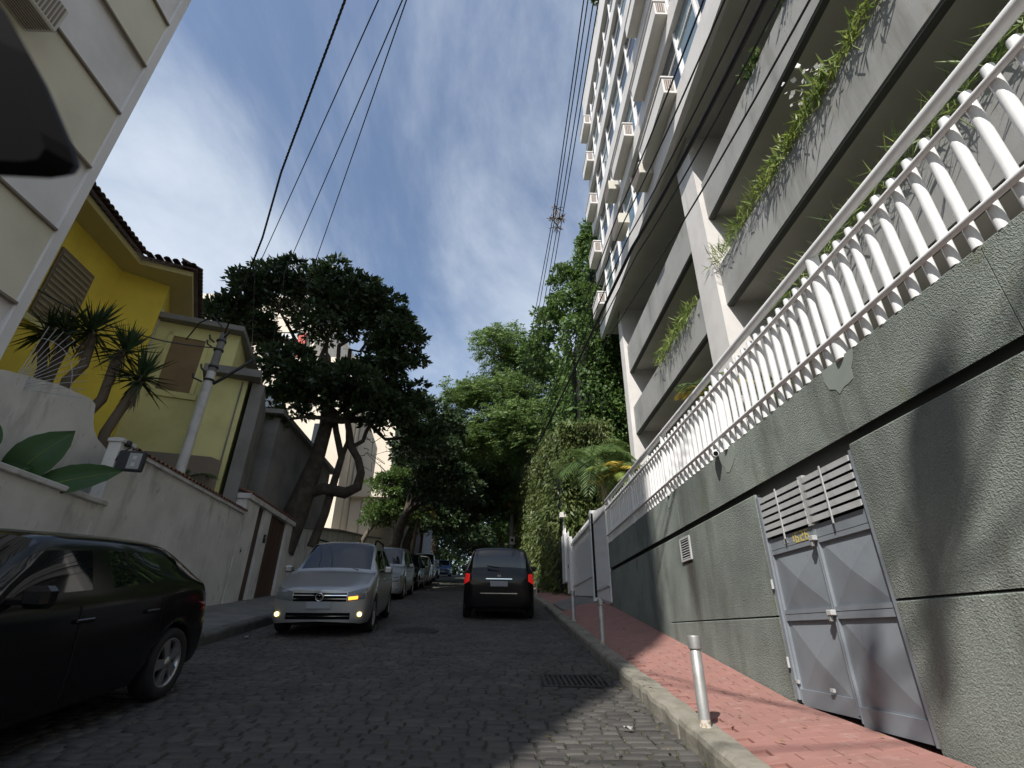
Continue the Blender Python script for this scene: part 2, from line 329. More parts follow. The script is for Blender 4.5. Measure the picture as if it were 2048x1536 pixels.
M['leaf_banana'] = leafmat('banana_leaf', (0.035, 0.09, 0.025), (0.05, 0.115, 0.035), 0.3)
M['leaf_plant'] = leafmat('trailing_plant_leaf', (0.1, 0.17, 0.035), (0.27, 0.34, 0.08), 0.3)
M['leaf_palm'] = leafmat('palm_leaf', (0.05, 0.1, 0.03), (0.14, 0.21, 0.06), 0.3)
M['leaf_yellow'] = leafmat('yellow_palm_leaf', (0.30, 0.24, 0.03), (0.5, 0.38, 0.06), 0.3)
M['flower'] = leafmat('white_flower', (0.7, 0.7, 0.66), (0.8, 0.8, 0.75), 0.2)
M['rubber'] = mat('tyre_rubber', (0.014, 0.014, 0.014), 0.85)
M['alloy'] = mat('alloy_rim', (0.45, 0.45, 0.46), 0.3, metal=0.85)
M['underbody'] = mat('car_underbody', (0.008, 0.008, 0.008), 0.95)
M['car_glass'] = mat('tinted_car_glass', (0.006, 0.008, 0.009), 0.03, spec=0.6)
M['chrome'] = mat('chrome', (0.7, 0.7, 0.7), 0.12, metal=1.0)
M['paint_black'] = mat('black_car_paint', (0.006, 0.0065, 0.007), 0.14, spec=0.28)
M['paint_silver'] = mat('silver_car_paint', (0.37, 0.365, 0.355), 0.38, metal=0.7, coat=0.4, bump=[('n', 500, 0.03, 0.001)])
M['paint_beige'] = mat('beige_silver_car_paint', (0.40, 0.385, 0.34), 0.32, metal=0.7, coat=0.7)
M['paint_white'] = mat('white_car_paint', (0.75, 0.75, 0.74), 0.3, coat=0.7)
M['paint_dark'] = mat('dark_grey_car_paint', (0.04, 0.042, 0.045), 0.3, coat=0.7, metal=0.3)
M['paint_blue'] = mat('blue_car_paint', (0.06, 0.1, 0.2), 0.3, coat=0.7)
M['lamp_clear'] = mat('headlamp_lens', (0.11, 0.115, 0.12), 0.08, spec=0.9)
M['lamp_white_lit'] = mat('lit_fog_lamp', (0.9, 0.85, 0.6), 0.3, emit=((1.0, 0.8, 0.3), 2.6))
M['lamp_amber_lit'] = mat('lit_amber_indicator', (0.9, 0.4, 0.05), 0.3, emit=((1.0, 0.34, 0.03), 2.2))
M['lamp_red_lit'] = mat('lit_tail_lamp', (0.6, 0.02, 0.02), 0.25, emit=((1.0, 0.02, 0.015), 0.22))
M['lamp_red'] = mat('tail_lamp_red', (0.25, 0.01, 0.01), 0.15)
M['plate'] = mat('number_plate', (0.30, 0.31, 0.33), 0.6)
M['yellow_paint'] = mat('yellow_stencil_paint', (0.62, 0.5, 0.1), 0.7)
M['iron'] = mat('cast_iron', (0.03, 0.028, 0.027), 0.65, metal=0.2, bump=[('v', 30, 0.5, 0.01)])
M['orange_frame'] = mat('orange_window_frame', (0.5, 0.2, 0.05), 0.6)
M['red_frame'] = mat('red_window_shutter', (0.5, 0.06, 0.035), 0.6)
M['curtain'] = mat('white_curtain', (0.7, 0.72, 0.72), 0.8)
M['far_cream'] = mat('far_cream_render', (0.74, 0.66, 0.55), 0.9, var=((0.66, 0.58, 0.48), 0.5, 6, 0.45, 0.7))  # cream base with slightly darker noise patches
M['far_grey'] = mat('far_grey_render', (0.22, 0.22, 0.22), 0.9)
M['insulator'] = mat('grey_insulator', (0.14, 0.13, 0.125), 0.6)
M['mirror_glass'] = mat('mirror_glass', (0.5, 0.5, 0.5), 0.02, metal=1.0)
M['paper'] = mat('paper_litter', (0.26, 0.26, 0.25), 0.8)
M['grass'] = leafmat('kerb_grass', (0.05, 0.07, 0.02), (0.14, 0.16, 0.05), 0.3)
M['dirt_moss'] = M['asphalt_bed']
# ------------------------------------------------------------------ ground, road, pavements
def road_z(Y): return -1.18 + 0.115 * Y if Y < 62 else -1.18 + 0.115 * 62 + 0.02 * (Y - 62)
def bend(Y): return -0.0012 * (Y - 14) ** 2 if Y > 14 else 0.0
def kR(Y): return 1.36 + bend(Y)
def kL(Y): return -4.36 - 0.066 * (max(Y, 7.0) - 8.4) + 0.35 * bend(Y)
def wallX(Y): return 2.5 + bend(Y)
_wb = [(-15, -2.6), (0, -0.80), (3.33, -0.59), (4.9, -0.49), (5.85, -0.34), (8.03, 0.0), (9.63, 0.25), (12, 0.62), (13.57, 0.81), (18.8, 1.18), (30, 2.44), (62, 6.1)]
def wall_base(Y): return float(np.interp(Y, [p[0] for p in _wb], [p[1] for p in _wb]))
YS = list(np.arange(-16, 24, 0.5)) + list(np.arange(24, 110, 2.0))
def strip(name, cols, mat_, kind='structure', ys=YS):
    mb = MB(); V = []; n = None
    for Y in ys:
        row = cols(Y); n = len(row); V += [(x, Y, z) for x, z in row]
    F = []
    for i in range(len(ys) - 1):
        for k in range(n - 1): F.append((i * n + k, i * n + k + 1, (i + 1) * n + k + 1, (i + 1) * n + k))
    mb.add(V, F, True); return mb.build(name, mat_, None, kind)
# one big sheet to the horizon, with the hillside that the street climbs
gv = []; gx = [-900, -300, -120, -60, -30, -12, 0, 12, 30, 60, 120, 300, 900]; gy = [-900, -200, -60, -16, 0, 10, 20, 30, 45, 62, 90, 150, 300, 900]
for y in gy:
    for x in gx:
        gv.append((x, y, road_z(min(max(y, -30), 300)) - 0.55))
nx = len(gx); MB().add(gv, [(j * nx + i, j * nx + i + 1, (j + 1) * nx + i + 1, (j + 1) * nx + i) for j in range(len(gy) - 1) for i in range(nx - 1)], True).build('ground', M['ground'], None, 'structure')
road = strip('road', lambda Y: [(kL(Y) - 0.1, road_z(Y) - 0.025), (-1.5 + bend(Y), road_z(Y) - 0.012), (kR(Y) + 0.1, road_z(Y) - 0.03)], M['asphalt_bed'])
pave_R = strip('pavement_right', lambda Y: [(kR(Y) + 0.16, road_z(Y) + 0.085), ((kR(Y) + wallX(Y)) / 2 + 0.1, (road_z(Y) + 0.115 + wall_base(Y)) / 2 - 0.012), (wallX(Y) + 0.2, wall_base(Y) - 0.012)], M['redpave'])
pave_L = strip('pavement_left', lambda Y: [(kL(Y) - 0.12, road_z(Y) + 0.11), (-6.7 - 0.061 * (Y - 12.3), road_z(Y) + 0.2)], M['pave_grey'])
def paveR_z(x, Y):
    a = (x - kR(Y) - 0.16) / (wallX(Y) - kR(Y) - 0.16); return (road_z(Y) + 0.1) * (1 - a) + wall_base(Y) * a

# granite setts of the road: rows across the street
def stone_mesh(name, w, d, h, mat_, bev=0.018, seed=0):
    rr = random.Random(seed); mb = MB()
    j = lambda s=0.006: rr.uniform(-s, s)
    c = [(-w / 2 + j(), -d / 2 + j()), (w / 2 + j(), -d / 2 + j()), (w / 2 + j(), d / 2 + j()), (-w / 2 + j(), d / 2 + j())]
    def ring(k, z): return [(x * k[0], y * k[1], z + rr.uniform(-0.0025, 0.0025)) for x, y in c]
    V = ring((1, 1), -h) + ring((1, 1), -bev) + ring((1 - 2.2 * bev / w, 1 - 2.2 * bev / d), 0.0)
    F = [(8, 9, 10, 11)]
    for o in (0, 4):
        for i in range(4): F.append((o + i, o + (i + 1) % 4, o + 4 + (i + 1) % 4, o + 4 + i))
    mb.add(V, F); return mb
stones = []
rr = random.Random(3); Y = 2.6
while Y < 30:
    dpt = rr.uniform(0.09, 0.115); x = kL(Y) + 0.02 + rr.uniform(0, 0.12)
    while x < kR(Y) - 0.02:
        w = rr.uniform(0.12, 0.22); xc = x + w / 2
        stones.append((xc, Y + dpt / 2 + 0.035 * math.sin(xc * 1.3 + Y * 0.9) + rr.uniform(-0.012, 0.012), w - 0.014, dpt - 0.012)); x += w
    Y += dpt
def in_manhole(x, y): return (x + 1.46) ** 2 + (y - 10.35) ** 2 < 0.42 ** 2 or (0.5 < x < 1.2 and 6.0 < y < 6.62)
stones = [s for s in stones if not in_manhole(s[0], s[1])]
vis = [s for s in stones if s[1] > 3.55 and s[0] > -2.6 and not (s[1] < 4.2 and s[0] > 1.2)]
vis.sort(key=lambda s: s[1]); near = set(id(s) for s in vis[:280])
protos = [stone_mesh('sett', 1, 1, 1, M['cobble'], 0.1, k) for k in range(6)]
pm = []
for k in range(6):
    o = stone_mesh('sett', 0.185, 0.105, 0.09, M['cobble'], 0.011, k).build('sett', M['cobble'], road); pm.append((o, o.data)); 
used = [False] * 6
big_v = []; big_f = []; cnt = 0
for s in stones:
    x, y, w, d = s; z = road_z(y) + rr.uniform(-0.006, 0.006) - 0.012 * abs(x + 1.5) / 3
    if id(s) in near:
        k = rr.randrange(6)
        if not used[k]: o = pm[k][0]; used[k] = True
        else: o = pm[k][0].copy(); COL.objects.link(o)
        o.location = (x, y, z); o.rotation_euler = (0.115 + rr.uniform(-0.03, 0.03), rr.uniform(-0.03, 0.03), rr.uniform(-0.06, 0.06)); o.scale = (w / 0.185, d / 0.105, 1)
    else:
        mb = stone_mesh('s', w, d, 0.09, None, 0.011, rr.randrange(10 ** 6)); ca = math.cos(0.115); tx = rr.uniform(-0.025, 0.025); an = rr.uniform(-0.06, 0.06)
        for p in mb.v:
            px, py = p[0] * math.cos(an) - p[1] * math.sin(an), p[0] * math.sin(an) + p[1] * math.cos(an)
            big_v.append((x + px, y + py, z + p[2] + 0.115 * py + tx * px))
        for f in mb.f: big_f.append([i + cnt for i in f])
        cnt += len(mb.v)
npmesh('setts', np.array(big_v), np.array(big_f), M['cobble'], road, 'stuff')
# moss and grass tufts in the joints near the kerb
def blades(name, pts, hgt, mat_, parent=None, kind='stuff', n=5, wd=0.006, spread=0.6):
    V = []; F = []
    for (x, y, z) in pts:
        for _ in range(n):
            a = rng.uniform(0, 6.28); h = hgt * rng.uniform(0.5, 1.2); lean = rng.uniform(0.1, spread) * h; dx, dy = math.cos(a), math.sin(a)
            b = len(V); V += [(x - dy * wd, y + dx * wd, z), (x + dy * wd, y - dx * wd, z), (x + dx * lean * 0.5 + dy * wd * 0.6, y + dy * lean * 0.5 - dx * wd * 0.6, z + h * 0.6), (x + dx * lean, y + dy * lean, z + h)]
            F.append((b, b + 1, b + 2, b + 3))
    return npmesh(name, np.array(V), np.array(F), mat_, parent, kind)
pts = []
for s in stones:
    if s[1] < 7 and rr.random() < (0.75 if s[0] > 0.0 else 0.2): pts.append((s[0] + s[2] / 2, s[1] - s[3] / 2, road_z(s[1]) - 0.02))
tag(blades('joint_grass', pts, 0.024, M['grass'], None, 'stuff', n=4, wd=0.004), 'sparse grass growing in the joints of the stone setts near the kerb', 'grass')
# gutter row and kerbs
def kerb_piece(parent, x0, x1, y0, y1, h, mat_, zf, seed, side):
    q = random.Random(seed); mb = MB(); n = 8; V = []
    rows = 7
    for i in range(rows):
        t = i / (rows - 1); y = y0 + (y1 - y0) * t; zb = zf(y); jx = q.uniform(-0.012, 0.012); jz = q.uniform(-0.01, 0.01)
        xr = x0(y); xw = x1(y)
        prof = [(xr + jx - side * 0.0, -0.1), (xr + jx, h - 0.05 + jz), (xr + jx + side * 0.012, h - 0.02 + jz), (xr + jx + side * 0.045, h + jz), (xw + q.uniform(-0.012, 0.012), h + jz * 0.5), (xw, -0.1)]
        V += [(a, y, zb + b) for a, b in prof]
    F = []
    for i in range(rows - 1):
        for k in range(5):
            a = (i * 6 + k, i * 6 + k + 1, (i + 1) * 6 + k + 1, (i + 1) * 6 + k); F.append(a if side < 0 else tuple(reversed(a)))
    F += [tuple(range(6)), tuple(reversed(range((rows - 1) * 6, rows * 6)))]
    mb.add(V, F); return mb.build('kerbstone', mat_, parent)
def struct_empty(nm):
    o = bpy.data.objects.new(nm, None); COL.objects.link(o); o['kind'] = 'structure'; return o
kerb_r = struct_empty('kerb_right')
kerb_l = struct_empty('kerb_left')
for par, f0, f1, mt_, side in ((kerb_r, kR, lambda y: kR(y) + 0.19, M['kerb'], 1), (kerb_l, kL, lambda y: kL(y) - 0.16, M['kerb_dark'], -1)):
    y = 0.5; k = 0
    while y < 30:
        L = rr.uniform(0.75, 1.15)
        kerb_piece(par, f0, f1, y + 0.004, y + L - 0.004, (0.125 if side > 0 else 0.15) + rr.uniform(-0.006, 0.006), mt_, road_z, k, side); y += L; k += 1
# painted pavers of the right pavement
q = random.Random(11); pv = []; y = 2.6
while y < 7.2:
    d = 0.115; x = kR(y) + 0.2 + (0.12 if int(y / d) % 2 else 0.0)
    while x < 2.44:
        pv.append((x, y, min(0.235, 2.49 - x), d)); x += 0.24
    y += d
pv.sort(key=lambda s: abs(s[1] - 3.9) + 0.3 * abs(s[0] - 2)); small = pv[:240]; restp = pv[240:]
def paver(x, y, w, d, seed):
    qq = random.Random(seed); mb = MB(); zc = [paveR_z(a, b) + 0.006 + qq.uniform(-0.0012, 0.0012) for a, b in ((x, y), (x + w, y), (x + w, y + d), (x, y + d))]
    e = 0.0018; i = 0.0045
    c0 = [(x + e, y + e), (x + w - e, y + e), (x + w - e, y + d - e), (x + e, y + d - e)]; c1 = [(x + i, y + i), (x + w - i, y + i), (x + w - i, y + d - i), (x + i, y + d - i)]
    V = [(a, b, z - 0.03) for (a, b), z in zip(c0, zc)] + [(a, b, z - 0.003) for (a, b), z in zip(c0, zc)] + [(a, b, z) for (a, b), z in zip(c1, zc)]
    F = [(8, 9, 10, 11)] + [(o + k, o + (k + 1) % 4, o + 4 + (k + 1) % 4, o + 4 + k) for o in (0, 4) for k in range(4)]
    mb.add(V, F); return mb
for k, s in enumerate(small): paver(*s, k).build('paver', M['redpave'], pave_R)
mb = MB()
for k, s in enumerate(restp): t = paver(*s, k + 999); mb.add(t.v, t.f)
mb.build('pavers', M['redpave'], pave_R, 'stuff')
# grey concrete driveway crossing in front of the white gate
mb = MB(); V = []
for Y in np.linspace(12.2, 17.6, 12):
    s = min(1, (Y - 12.2) / 1.2, (17.6 - Y) / 1.2) 
    V += [(kR(Y) + 0.25 + (1 - max(s, 0)) * 0.9, Y, paveR_z(kR(Y) + 0.25, Y) + 0.012), (wallX(Y) + 0.1, Y, wall_base(Y) + 0.01)]
mb.add(V, [(2 * i, 2 * i + 1, 2 * i + 3, 2 * i + 2) for i in range(11)]); mb.build('driveway', M['pave_grey'], None, 'structure')

# manhole cover and drain grate
mh = thing('manhole_cover', 'dark round iron manhole cover in the cobbled road', 'manhole', loc=(-1.46, 10.35, road_z(10.35) + 0.012)); mh.rotation_euler = (0.115, 0, 0); mh.scale = (1.12, 1.12, 1)
mb = MB(); mb.lathe([(0.0, 0.0), (0.27, 0.0), (0.275, -0.01), (0.28, -0.05)], 32); mb.build('lid', M['iron'], mh)
mb = MB(); mb.lathe([(0.285, -0.05), (0.285, 0.004), (0.345, 0.004), (0.35, -0.06)], 32); mb.build('rim', M['iron'], mh)
mb = MB()
for i in range(-3, 4):
    for j in range(-3, 4):
        if math.hypot(i, j) < 3.3: mb.box(i * 0.07 - 0.022, i * 0.07 + 0.022, j * 0.07 - 0.022, j * 0.07 + 0.022, 0, 0.006)
mb.build('raised_studs', M['iron'], mh)
gr = thing('drain_grate', 'dark slotted iron drain grate set in the cobbles beside the kerb', 'drain grate', loc=(0.86, 6.3, road_z(6.3) + 0.002)); gr.rotation_euler = (0.115, 0, 0)
mb = MB(); mb.box(-0.36, 0.36, -0.3, -0.26, -0.05, 0).box(-0.36, 0.36, 0.26, 0.3, -0.05, 0).box(-0.36, -0.32, -0.26, 0.26, -0.05, 0).box(0.32, 0.36, -0.26, 0.26, -0.05, 0); mb.build('frame', M['iron'], gr)
b0 = None
for i in range(11):
    x = -0.28 + i * 0.056
    if b0 is None: mb = MB(); mb.box(-0.014, 0.014, -0.26, 0.26, -0.04, -0.004); b0 = mb.build('bar', M['iron'], gr); b0.location = (x, 0, 0)
    else: share(b0, gr, (x, 0, 0))
mb = MB(); mb.box(-0.32, 0.32, -0.26, 0.26, -0.05, -0.03); mb.build('pit', M['iron'], gr)
# fallen leaves
lp = []
for _ in range(260):
    y = rng.uniform(3.0, 13); x = kR(y) + 0.1 - abs(rng.normal()) * 0.5 if rng.uniform() < 0.6 else rng.uniform(kR(y) + 0.2, 2.45)
    z = (road_z(y) + 0.02) if x < kR(y) else max(paveR_z(x, y) + 0.022, road_z(y) + (0.15 if x < kR(y) + 0.2 else 0))
    lp.append((x, y, z))
V = []
for (x, y, z) in lp:
    a = rng.uniform(0, 6.28); s = rng.uniform(0.012, 0.028); c_, s_ = math.cos(a), math.sin(a); w_ = s * rng.uniform(0.3, 0.5)
    V += [(x - c_ * s, y - s_ * s, z), (x - s_ * w_, y + c_ * w_, z + rng.uniform(0, 0.008)), (x + c_ * s, y + s_ * s, z + rng.uniform(0, 0.01)), (x + s_ * w_, y - c_ * w_, z + rng.uniform(0, 0.008))]
tag(npmesh('fallen_leaves', np.array(V), np.arange(len(V)).reshape(-1, 4), leafmat('dead_leaf', (0.1, 0.07, 0.03), (0.22, 0.17, 0.06), 0.1), None, 'stuff'), 'small dry leaves fallen along the kerb and red pavement', 'leaves')
# bits of litter
for (x, y, s, lab) in ((1.02, 4.55, 0.035, 'scrap of pale plastic litter in the gutter by the near bollard'), (-4.05, 9.2, 0.07, 'scrap of white paper in the left gutter by the silver car')):
    mb = MB(); n = 6; V = []
    for i in range(n):
        for j in range(3): V.append((x + (i - 2.5) * s * 0.5, y + (j - 1) * s * 0.6 + 0.012 * math.sin(i * 2), road_z(y) + 0.02 + 0.012 * math.sin(i * 1.7 + j * 2)))
    mb.add(V, [(i * 3 + j, (i + 1) * 3 + j, (i + 1) * 3 + j + 1, i * 3 + j + 1) for i in range(n - 1) for j in range(2)]); tag(mb.build('litter_scrap', M['paper']), lab, 'litter')
# ------------------------------------------------------------------ right side: retaining wall
WX = 2.5
rw = thing('retaining_wall', 'rough dark grey-green stucco retaining wall with a recessed channel', 'wall', loc=(0, 0, 0))
GY0, GY1 = 3.36, 4.84       # gate opening
def wall_slab(y0, y1, z0f, z1f, nm, proud=0.0, thick=0.3):
    mb = MB(); n = max(2, int((y1 - y0) / 0.5)); V = []
    for i in range(n + 1):
        y = y0 + (y1 - y0) * i / n
        V += [(WX - proud, y, z0f(y)), (WX - proud, y, z1f(y) - 0.012), (WX - proud + 0.012, y, z1f(y)), (WX + thick, y, z1f(y)), (WX + thick, y, z0f(y))]
    F = []
    for i in range(n):
        for k in range(4): F.append((i * 5 + k, i * 5 + k + 1, i * 5 + 6 + k, i * 5 + 5 + k)[::-1])
    F += [(0, 1, 2, 3, 4)[::-1], tuple(range(n * 5, n * 5 + 5))]
    mb.add(V, F); return mb.build(nm, M['stucco'], rw)
wb_ = lambda y: wall_base(y) - 0.25
J1 = lambda y: 0.185
c = lambda v: (lambda y: v)
# lower panels, split by a thin joint at z about 0.18 and the gate
wall_slab(-6, GY0 - 0.005, wb_, c(0.208), 'panel'); wall_slab(-6, GY0 - 0.005, c(0.219), c(1.245), 'panel')
wall_slab(GY1 + 0.005, 7.9, wb_, c(0.153), 'panel'); wall_slab(GY1 + 0.005, 7.9, c(0.163), c(1.245), 'panel')
wall_slab(7.9002, 11.8, wb_, c(1.245), 'panel', 0.0)
# upper panels, split by vertical joints
ys_ = [-6, 1.975, 3.3, 7.0, 11.8]
for a, b in zip(ys_[:-1], ys_[1:]): wall_slab(a + 0.004, b - 0.004, c(1.31), c(1.86), 'panel', 0.004)
mb = MB(); mb.box(WX + 0.06, WX + 0.29, -6, 11.78, 1.2, 1.35).build('channel', M['channel'], rw)
mb = MB(); mb.box(WX + 0.03, WX + 0.2, -6, GY0 - 0.01, 0.18, 0.24); mb.build('joint_backing', M['channel'], rw)
mb = MB(); mb.box(WX + 0.03, WX + 0.2, GY1 + 0.01, 7.9, 0.13, 0.18); mb.build('joint_backing', M['channel'], rw)
mb = MB(); mb.box(WX + 0.03, WX + 0.2, -6, 11.7, 1.4, 1.84); mb.build('joint_backing', M['channel'], rw)
# reveal above and around the gate
mb = MB(); mb.box(WX + 0.16, WX + 0.28, GY0 - 0.05, GY1 + 0.05, -0.9, 1.3); mb.build('gate_recess', M['channel'], rw)
# vent grille with the rust streak that it left
vg = thing('vent_grille', 'small grey louvred vent grille in the retaining wall', 'vent')
mb = MB(); y0, y1, z0, z1 = 6.71, 7.09, 0.875, 1.175
mb.box(WX - 0.02, WX + 0.001, y0, y0 + 0.03, z0, z1).box(WX - 0.02, WX + 0.001, y1 - 0.03, y1, z0, z1).box(WX - 0.02, WX + 0.001, y0 + 0.03, y1 - 0.03, z0, z0 + 0.025).box(WX - 0.02, WX + 0.001, y0 + 0.03, y1 - 0.03, z1 - 0.025, z1); mb.build('frame', M['gate_pale'], vg)
s0 = None
for i in range(8):
    z = z0 + 0.04 + i * 0.031
    if s0 is None:
        mb = MB(); mb.add([(WX - 0.018, y0 + 0.03, -0.006), (WX - 0.018, y1 - 0.03, -0.006), (WX - 0.003, y1 - 0.03, 0.008), (WX - 0.003, y0 + 0.03, 0.008), (WX - 0.018, y0 + 0.03, -0.003), (WX - 0.018, y1 - 0.03, -0.003), (WX - 0.003, y1 - 0.03, 0.011), (WX - 0.003, y0 + 0.03, 0.011)], [(0, 3, 2, 1), (4, 5, 6, 7), (0, 1, 5, 4), (1, 2, 6, 5), (2, 3, 7, 6), (3, 0, 4, 7)]); s0 = mb.build('slat', M['gate_pale'], vg); s0.location = (0, 0, z)
    else: share(s0, vg, (0, 0, z))
mb = MB(); mb.box(WX - 0.004, WX - 0.001, y0 + 0.02, y1 - 0.02, z0 + 0.02, z1 - 0.02); mb.build('backing', M['underbody'], vg)
mb = MB(); V = []; q = random.Random(5)
for i in range(13):
    t = i / 12; z = 0.87 - t * 0.74; V += [(WX - 0.0025, 6.62, z), (WX - 0.0025, 7.04, z)]
mb.add(V, [(2 * i, 2 * i + 1, 2 * i + 3, 2 * i + 2) for i in range(12)]); mb.build('water_stain', M['streak'], rw)

# smooth cement repairs where the fence posts were set
for (yc_, w_, h_) in ((3.22, 0.2, 0.26), (5.25, 0.22, 0.24), (7.32, 0.2, 0.2), (1.15, 0.24, 0.28)):
    mb = MB(); n = 11; V = []
    for i in range(n):
        a = math.pi * i / (n - 1); V.append((WX - 0.0075, yc_ + math.cos(a) * w_ * q.uniform(0.75, 1.05), 1.852 - math.sin(a) * h_ * q.uniform(0.8, 1.1)))
    mb.add(V + [(WX - 0.003, y, z) for _, y, z in V], [tuple(range(n))] + [(i, (i + 1) % n, n + (i + 1) % n, n + i) for i in range(n)]); mb.build('cement_patch', M['patch'], rw)
# ------------------------------------------------------------------ double metal gate
gt = thing('metal_gate', 'blue-grey double metal gate with diamond-pressed panels and louvred tops', 'gate')
GX = WX + 0.035
zbot = lambda y: wall_base(y) + 0.03
ymid = 4.06
def gbox(x0, x1, y0, y1, z0, z1, nm, mt_=None, par=None): mb = MB(); mb.box(x0, x1, y0, y1, z0, z1); return mb.build(nm, mt_ or M['gate_grey'], par or gt)
gbox(GX - 0.03, GX + 0.03, GY0 + 0.002, GY0 + 0.035, -0.56, 1.205, 'jamb', M['gate_grey']); gbox(GX - 0.03, GX + 0.03, GY1 - 0.045, GY1 - 0.002, -0.47, 1.205, 'jamb', M['gate_grey'])
gbox(GX - 0.025, GX + 0.03, ymid - 0.035, ymid + 0.035, 0.80, 1.205, 'mullion', M['gate_pale'])
for (a, b) in ((GY0 + 0.037, ymid - 0.003), (ymid + 0.003, GY1 - 0.047)):
    leaf = MB(); leaf.box(GX + 0.012, GX + 0.022, a, b, -0.5, 0.80); leaf = leaf.build('leaf', M['gate_grey'], gt)
    zb = zbot((a + b) / 2)
    for (z0, z1) in ((-0.42, 0.115), (0.205, 0.66)):
        mb = MB(); cy, cz = (a + b) / 2, (z0 + z1) / 2; p = [(GX + 0.0118, a + 0.03, z0), (GX + 0.0118, b - 0.03, z0), (GX + 0.0118, b - 0.03, z1), (GX + 0.0118, a + 0.03, z1), (GX - 0.018, cy, cz)]
        mb.add(p, [(1, 0, 4), (2, 1, 4), (3, 2, 4), (0, 3, 4)]); mb.build('pressed_panel', M['gate_grey'], leaf)
    for (z0, z1) in ((zb - 0.02, zb + 0.1), (0.118, 0.165), (0.170, 0.203), (0.665, 0.70), (0.705, 0.80)): gbox(GX - 0.008, GX + 0.0115, a + 0.012, b - 0.012, z0, z1, 'rail', M['gate_grey'], leaf)
    for yy in (a + 0.002, b - 0.014): gbox(GX - 0.012, GX + 0.0112, yy, yy + 0.012, zb, 0.8, 'stile', M['gate_grey'], leaf)
    # louvre slats
    s0 = None
    y0, y1 = a + 0.02, b - 0.02
    for i in range(6):
        z = 0.835 + i * 0.064
        if s0 is None:
            mb = MB(); P = [(GX - 0.03, -0.018), (GX + 0.022, 0.012), (GX + 0.022, 0.03), (GX - 0.03, 0.026)]
            mb.add([(x, yy, zz_) for yy in (y0, y1) for x, zz_ in P], [(0, 1, 2, 3)[::-1], (4, 5, 6, 7), (0, 1, 5, 4), (1, 2, 6, 5), (2, 3, 7, 6), (3, 0, 4, 7)]); s0 = mb.build('louvre', M['gate_pale'], gt); s0.location = (0, 0, z)
        else: share(s0, gt, (0, 0, z))
    mb = MB(); yy = (a + b) / 2 + 0.02; mb.box(GX - 0.042, GX - 0.033, yy, yy + 0.012, 0.76, 1.2); mb.build('retaining_bar', M['gate_pale'], gt)
mb = MB(); mb.box(GX + 0.05, GX + 0.06, GY0 + 0.01, GY1 - 0.01, 0.8, 1.25); mb.build('void_shade_sheet', M['underbody'], gt)  # black sheet standing in for the shade behind the louvres
for z in (0.70, 0.16):
    mb = MB(); mb.bbox(GX - 0.055, GX - 0.012, ymid - 0.03, ymid + 0.03, z - 0.018, z + 0.02, 0.004); lk = mb.build('lock', M['gate_pale'], gt)
    mb = MB(); mb.bbox(GX - 0.05, GX - 0.028, ymid + 0.0, ymid + 0.03, z - 0.06, z - 0.0185, 0.004); mb.build('padlock', M['steel'], lk)
for y in (4.79,):
    for z in (0.42, -0.2): mb = MB(); mb.tube([(GX - 0.045, y + 0.03, z - 0.04), (GX - 0.045, y + 0.03, z + 0.04)], 0.011, 8); mb.build('hinge', M['gate_pale'], gt)
for (y, z) in ((4.3, -0.36), (4.78, -0.34)): mb = MB(); mb.box(GX - 0.03, GX - 0.01, y - 0.02, y + 0.02, z - 0.012, z + 0.012); mb.build('bolt_tab', M['gate_pale'], gt)
# stencilled number 1626 on the far leaf
def seg_text(txt, yref, zref, h, w, gap, mt_, par, X, direction=-1):
    segs = {'0': 'abcdef', '1': 'bc', '2': 'abged', '3': 'abgcd', '4': 'fgbc', '5': 'afgcd', '6': 'afgedc', '7': 'abc', '8': 'abcdefg', '9': 'abcfgd', 'C': 'afed', 'E': 'afged'}
    t = h * 0.14; y = yref
    for ch in txt:
        if ch == ' ': y += direction * (w + gap) * 0.6; continue
        mb = MB()
        def S(u0, u1, v0, v1): mb.box(X - 0.0015, X, min(y + direction * u0, y + direction * u1), max(y + direction * u0, y + direction * u1), zref + v0, zref + v1)
        for sgm in segs[ch]:
            if sgm == 'a': S(0, w, h - t, h)
            if sgm == 'b': S(w - t, w, h / 2 + .001, h - t - .001)
            if sgm == 'c': S(w - t, w, t + .001, h / 2 - .001)
            if sgm == 'd': S(0, w, 0, t)
            if sgm == 'e': S(0, t, t + .001, h / 2 - .001)
            if sgm == 'f': S(0, t, h / 2 + .001, h - t - .001)
            if sgm == 'g': S(t + .001, w - t - .001, h / 2 - t / 2, h / 2 + t / 2)
        mb.build('numeral', mt_, par); y += direction * (w + gap)
seg_text('1626', 4.42, 0.711, 0.082, 0.05, 0.024, M['yellow_paint'], gt, GX - 0.009)
seg_text('CC', 4.53, 0.728, 0.045, 0.03, 0.016, M['gate_pale'], gt, GX - 0.009)

# ------------------------------------------------------------------ white picket fence on the wall
fn = thing('picket_fence', 'white tubular picket fence on top of the retaining wall', 'fence')
FX = WX + 0.02; FY0, FY1 = 0.2, 11.75
mb = MB(); mb.tube([(FX - 0.02, FY0, 2.80), (FX - 0.02, FY1, 2.80)], 0.042, 16); mb.build('top_rail', M['white_metal'], fn)
mb = MB(); mb.tube([(FX - 0.045, FY0, 2.585), (FX - 0.045, FY1, 2.585)], 0.021, 12); mb.build('rail', M['white_metal'], fn)
mb = MB(); mb.tube([(FX - 0.045, FY0, 2.01), (FX - 0.045, FY1, 2.01)], 0.021, 12); mb.build('rail', M['white_metal'], fn)
mb = MB(); mb.tube([(FX, 0, 1.855), (FX, 0, 2.69)], 0.031, 14); p0 = mb.build('picket', M['white_metal'], fn)
mb = MB(); mb.tube([(FX, 0, 1.835), (FX, 0, 2.80)], 0.052, 18); s0 = mb.build('post', M['white_metal'], fn)
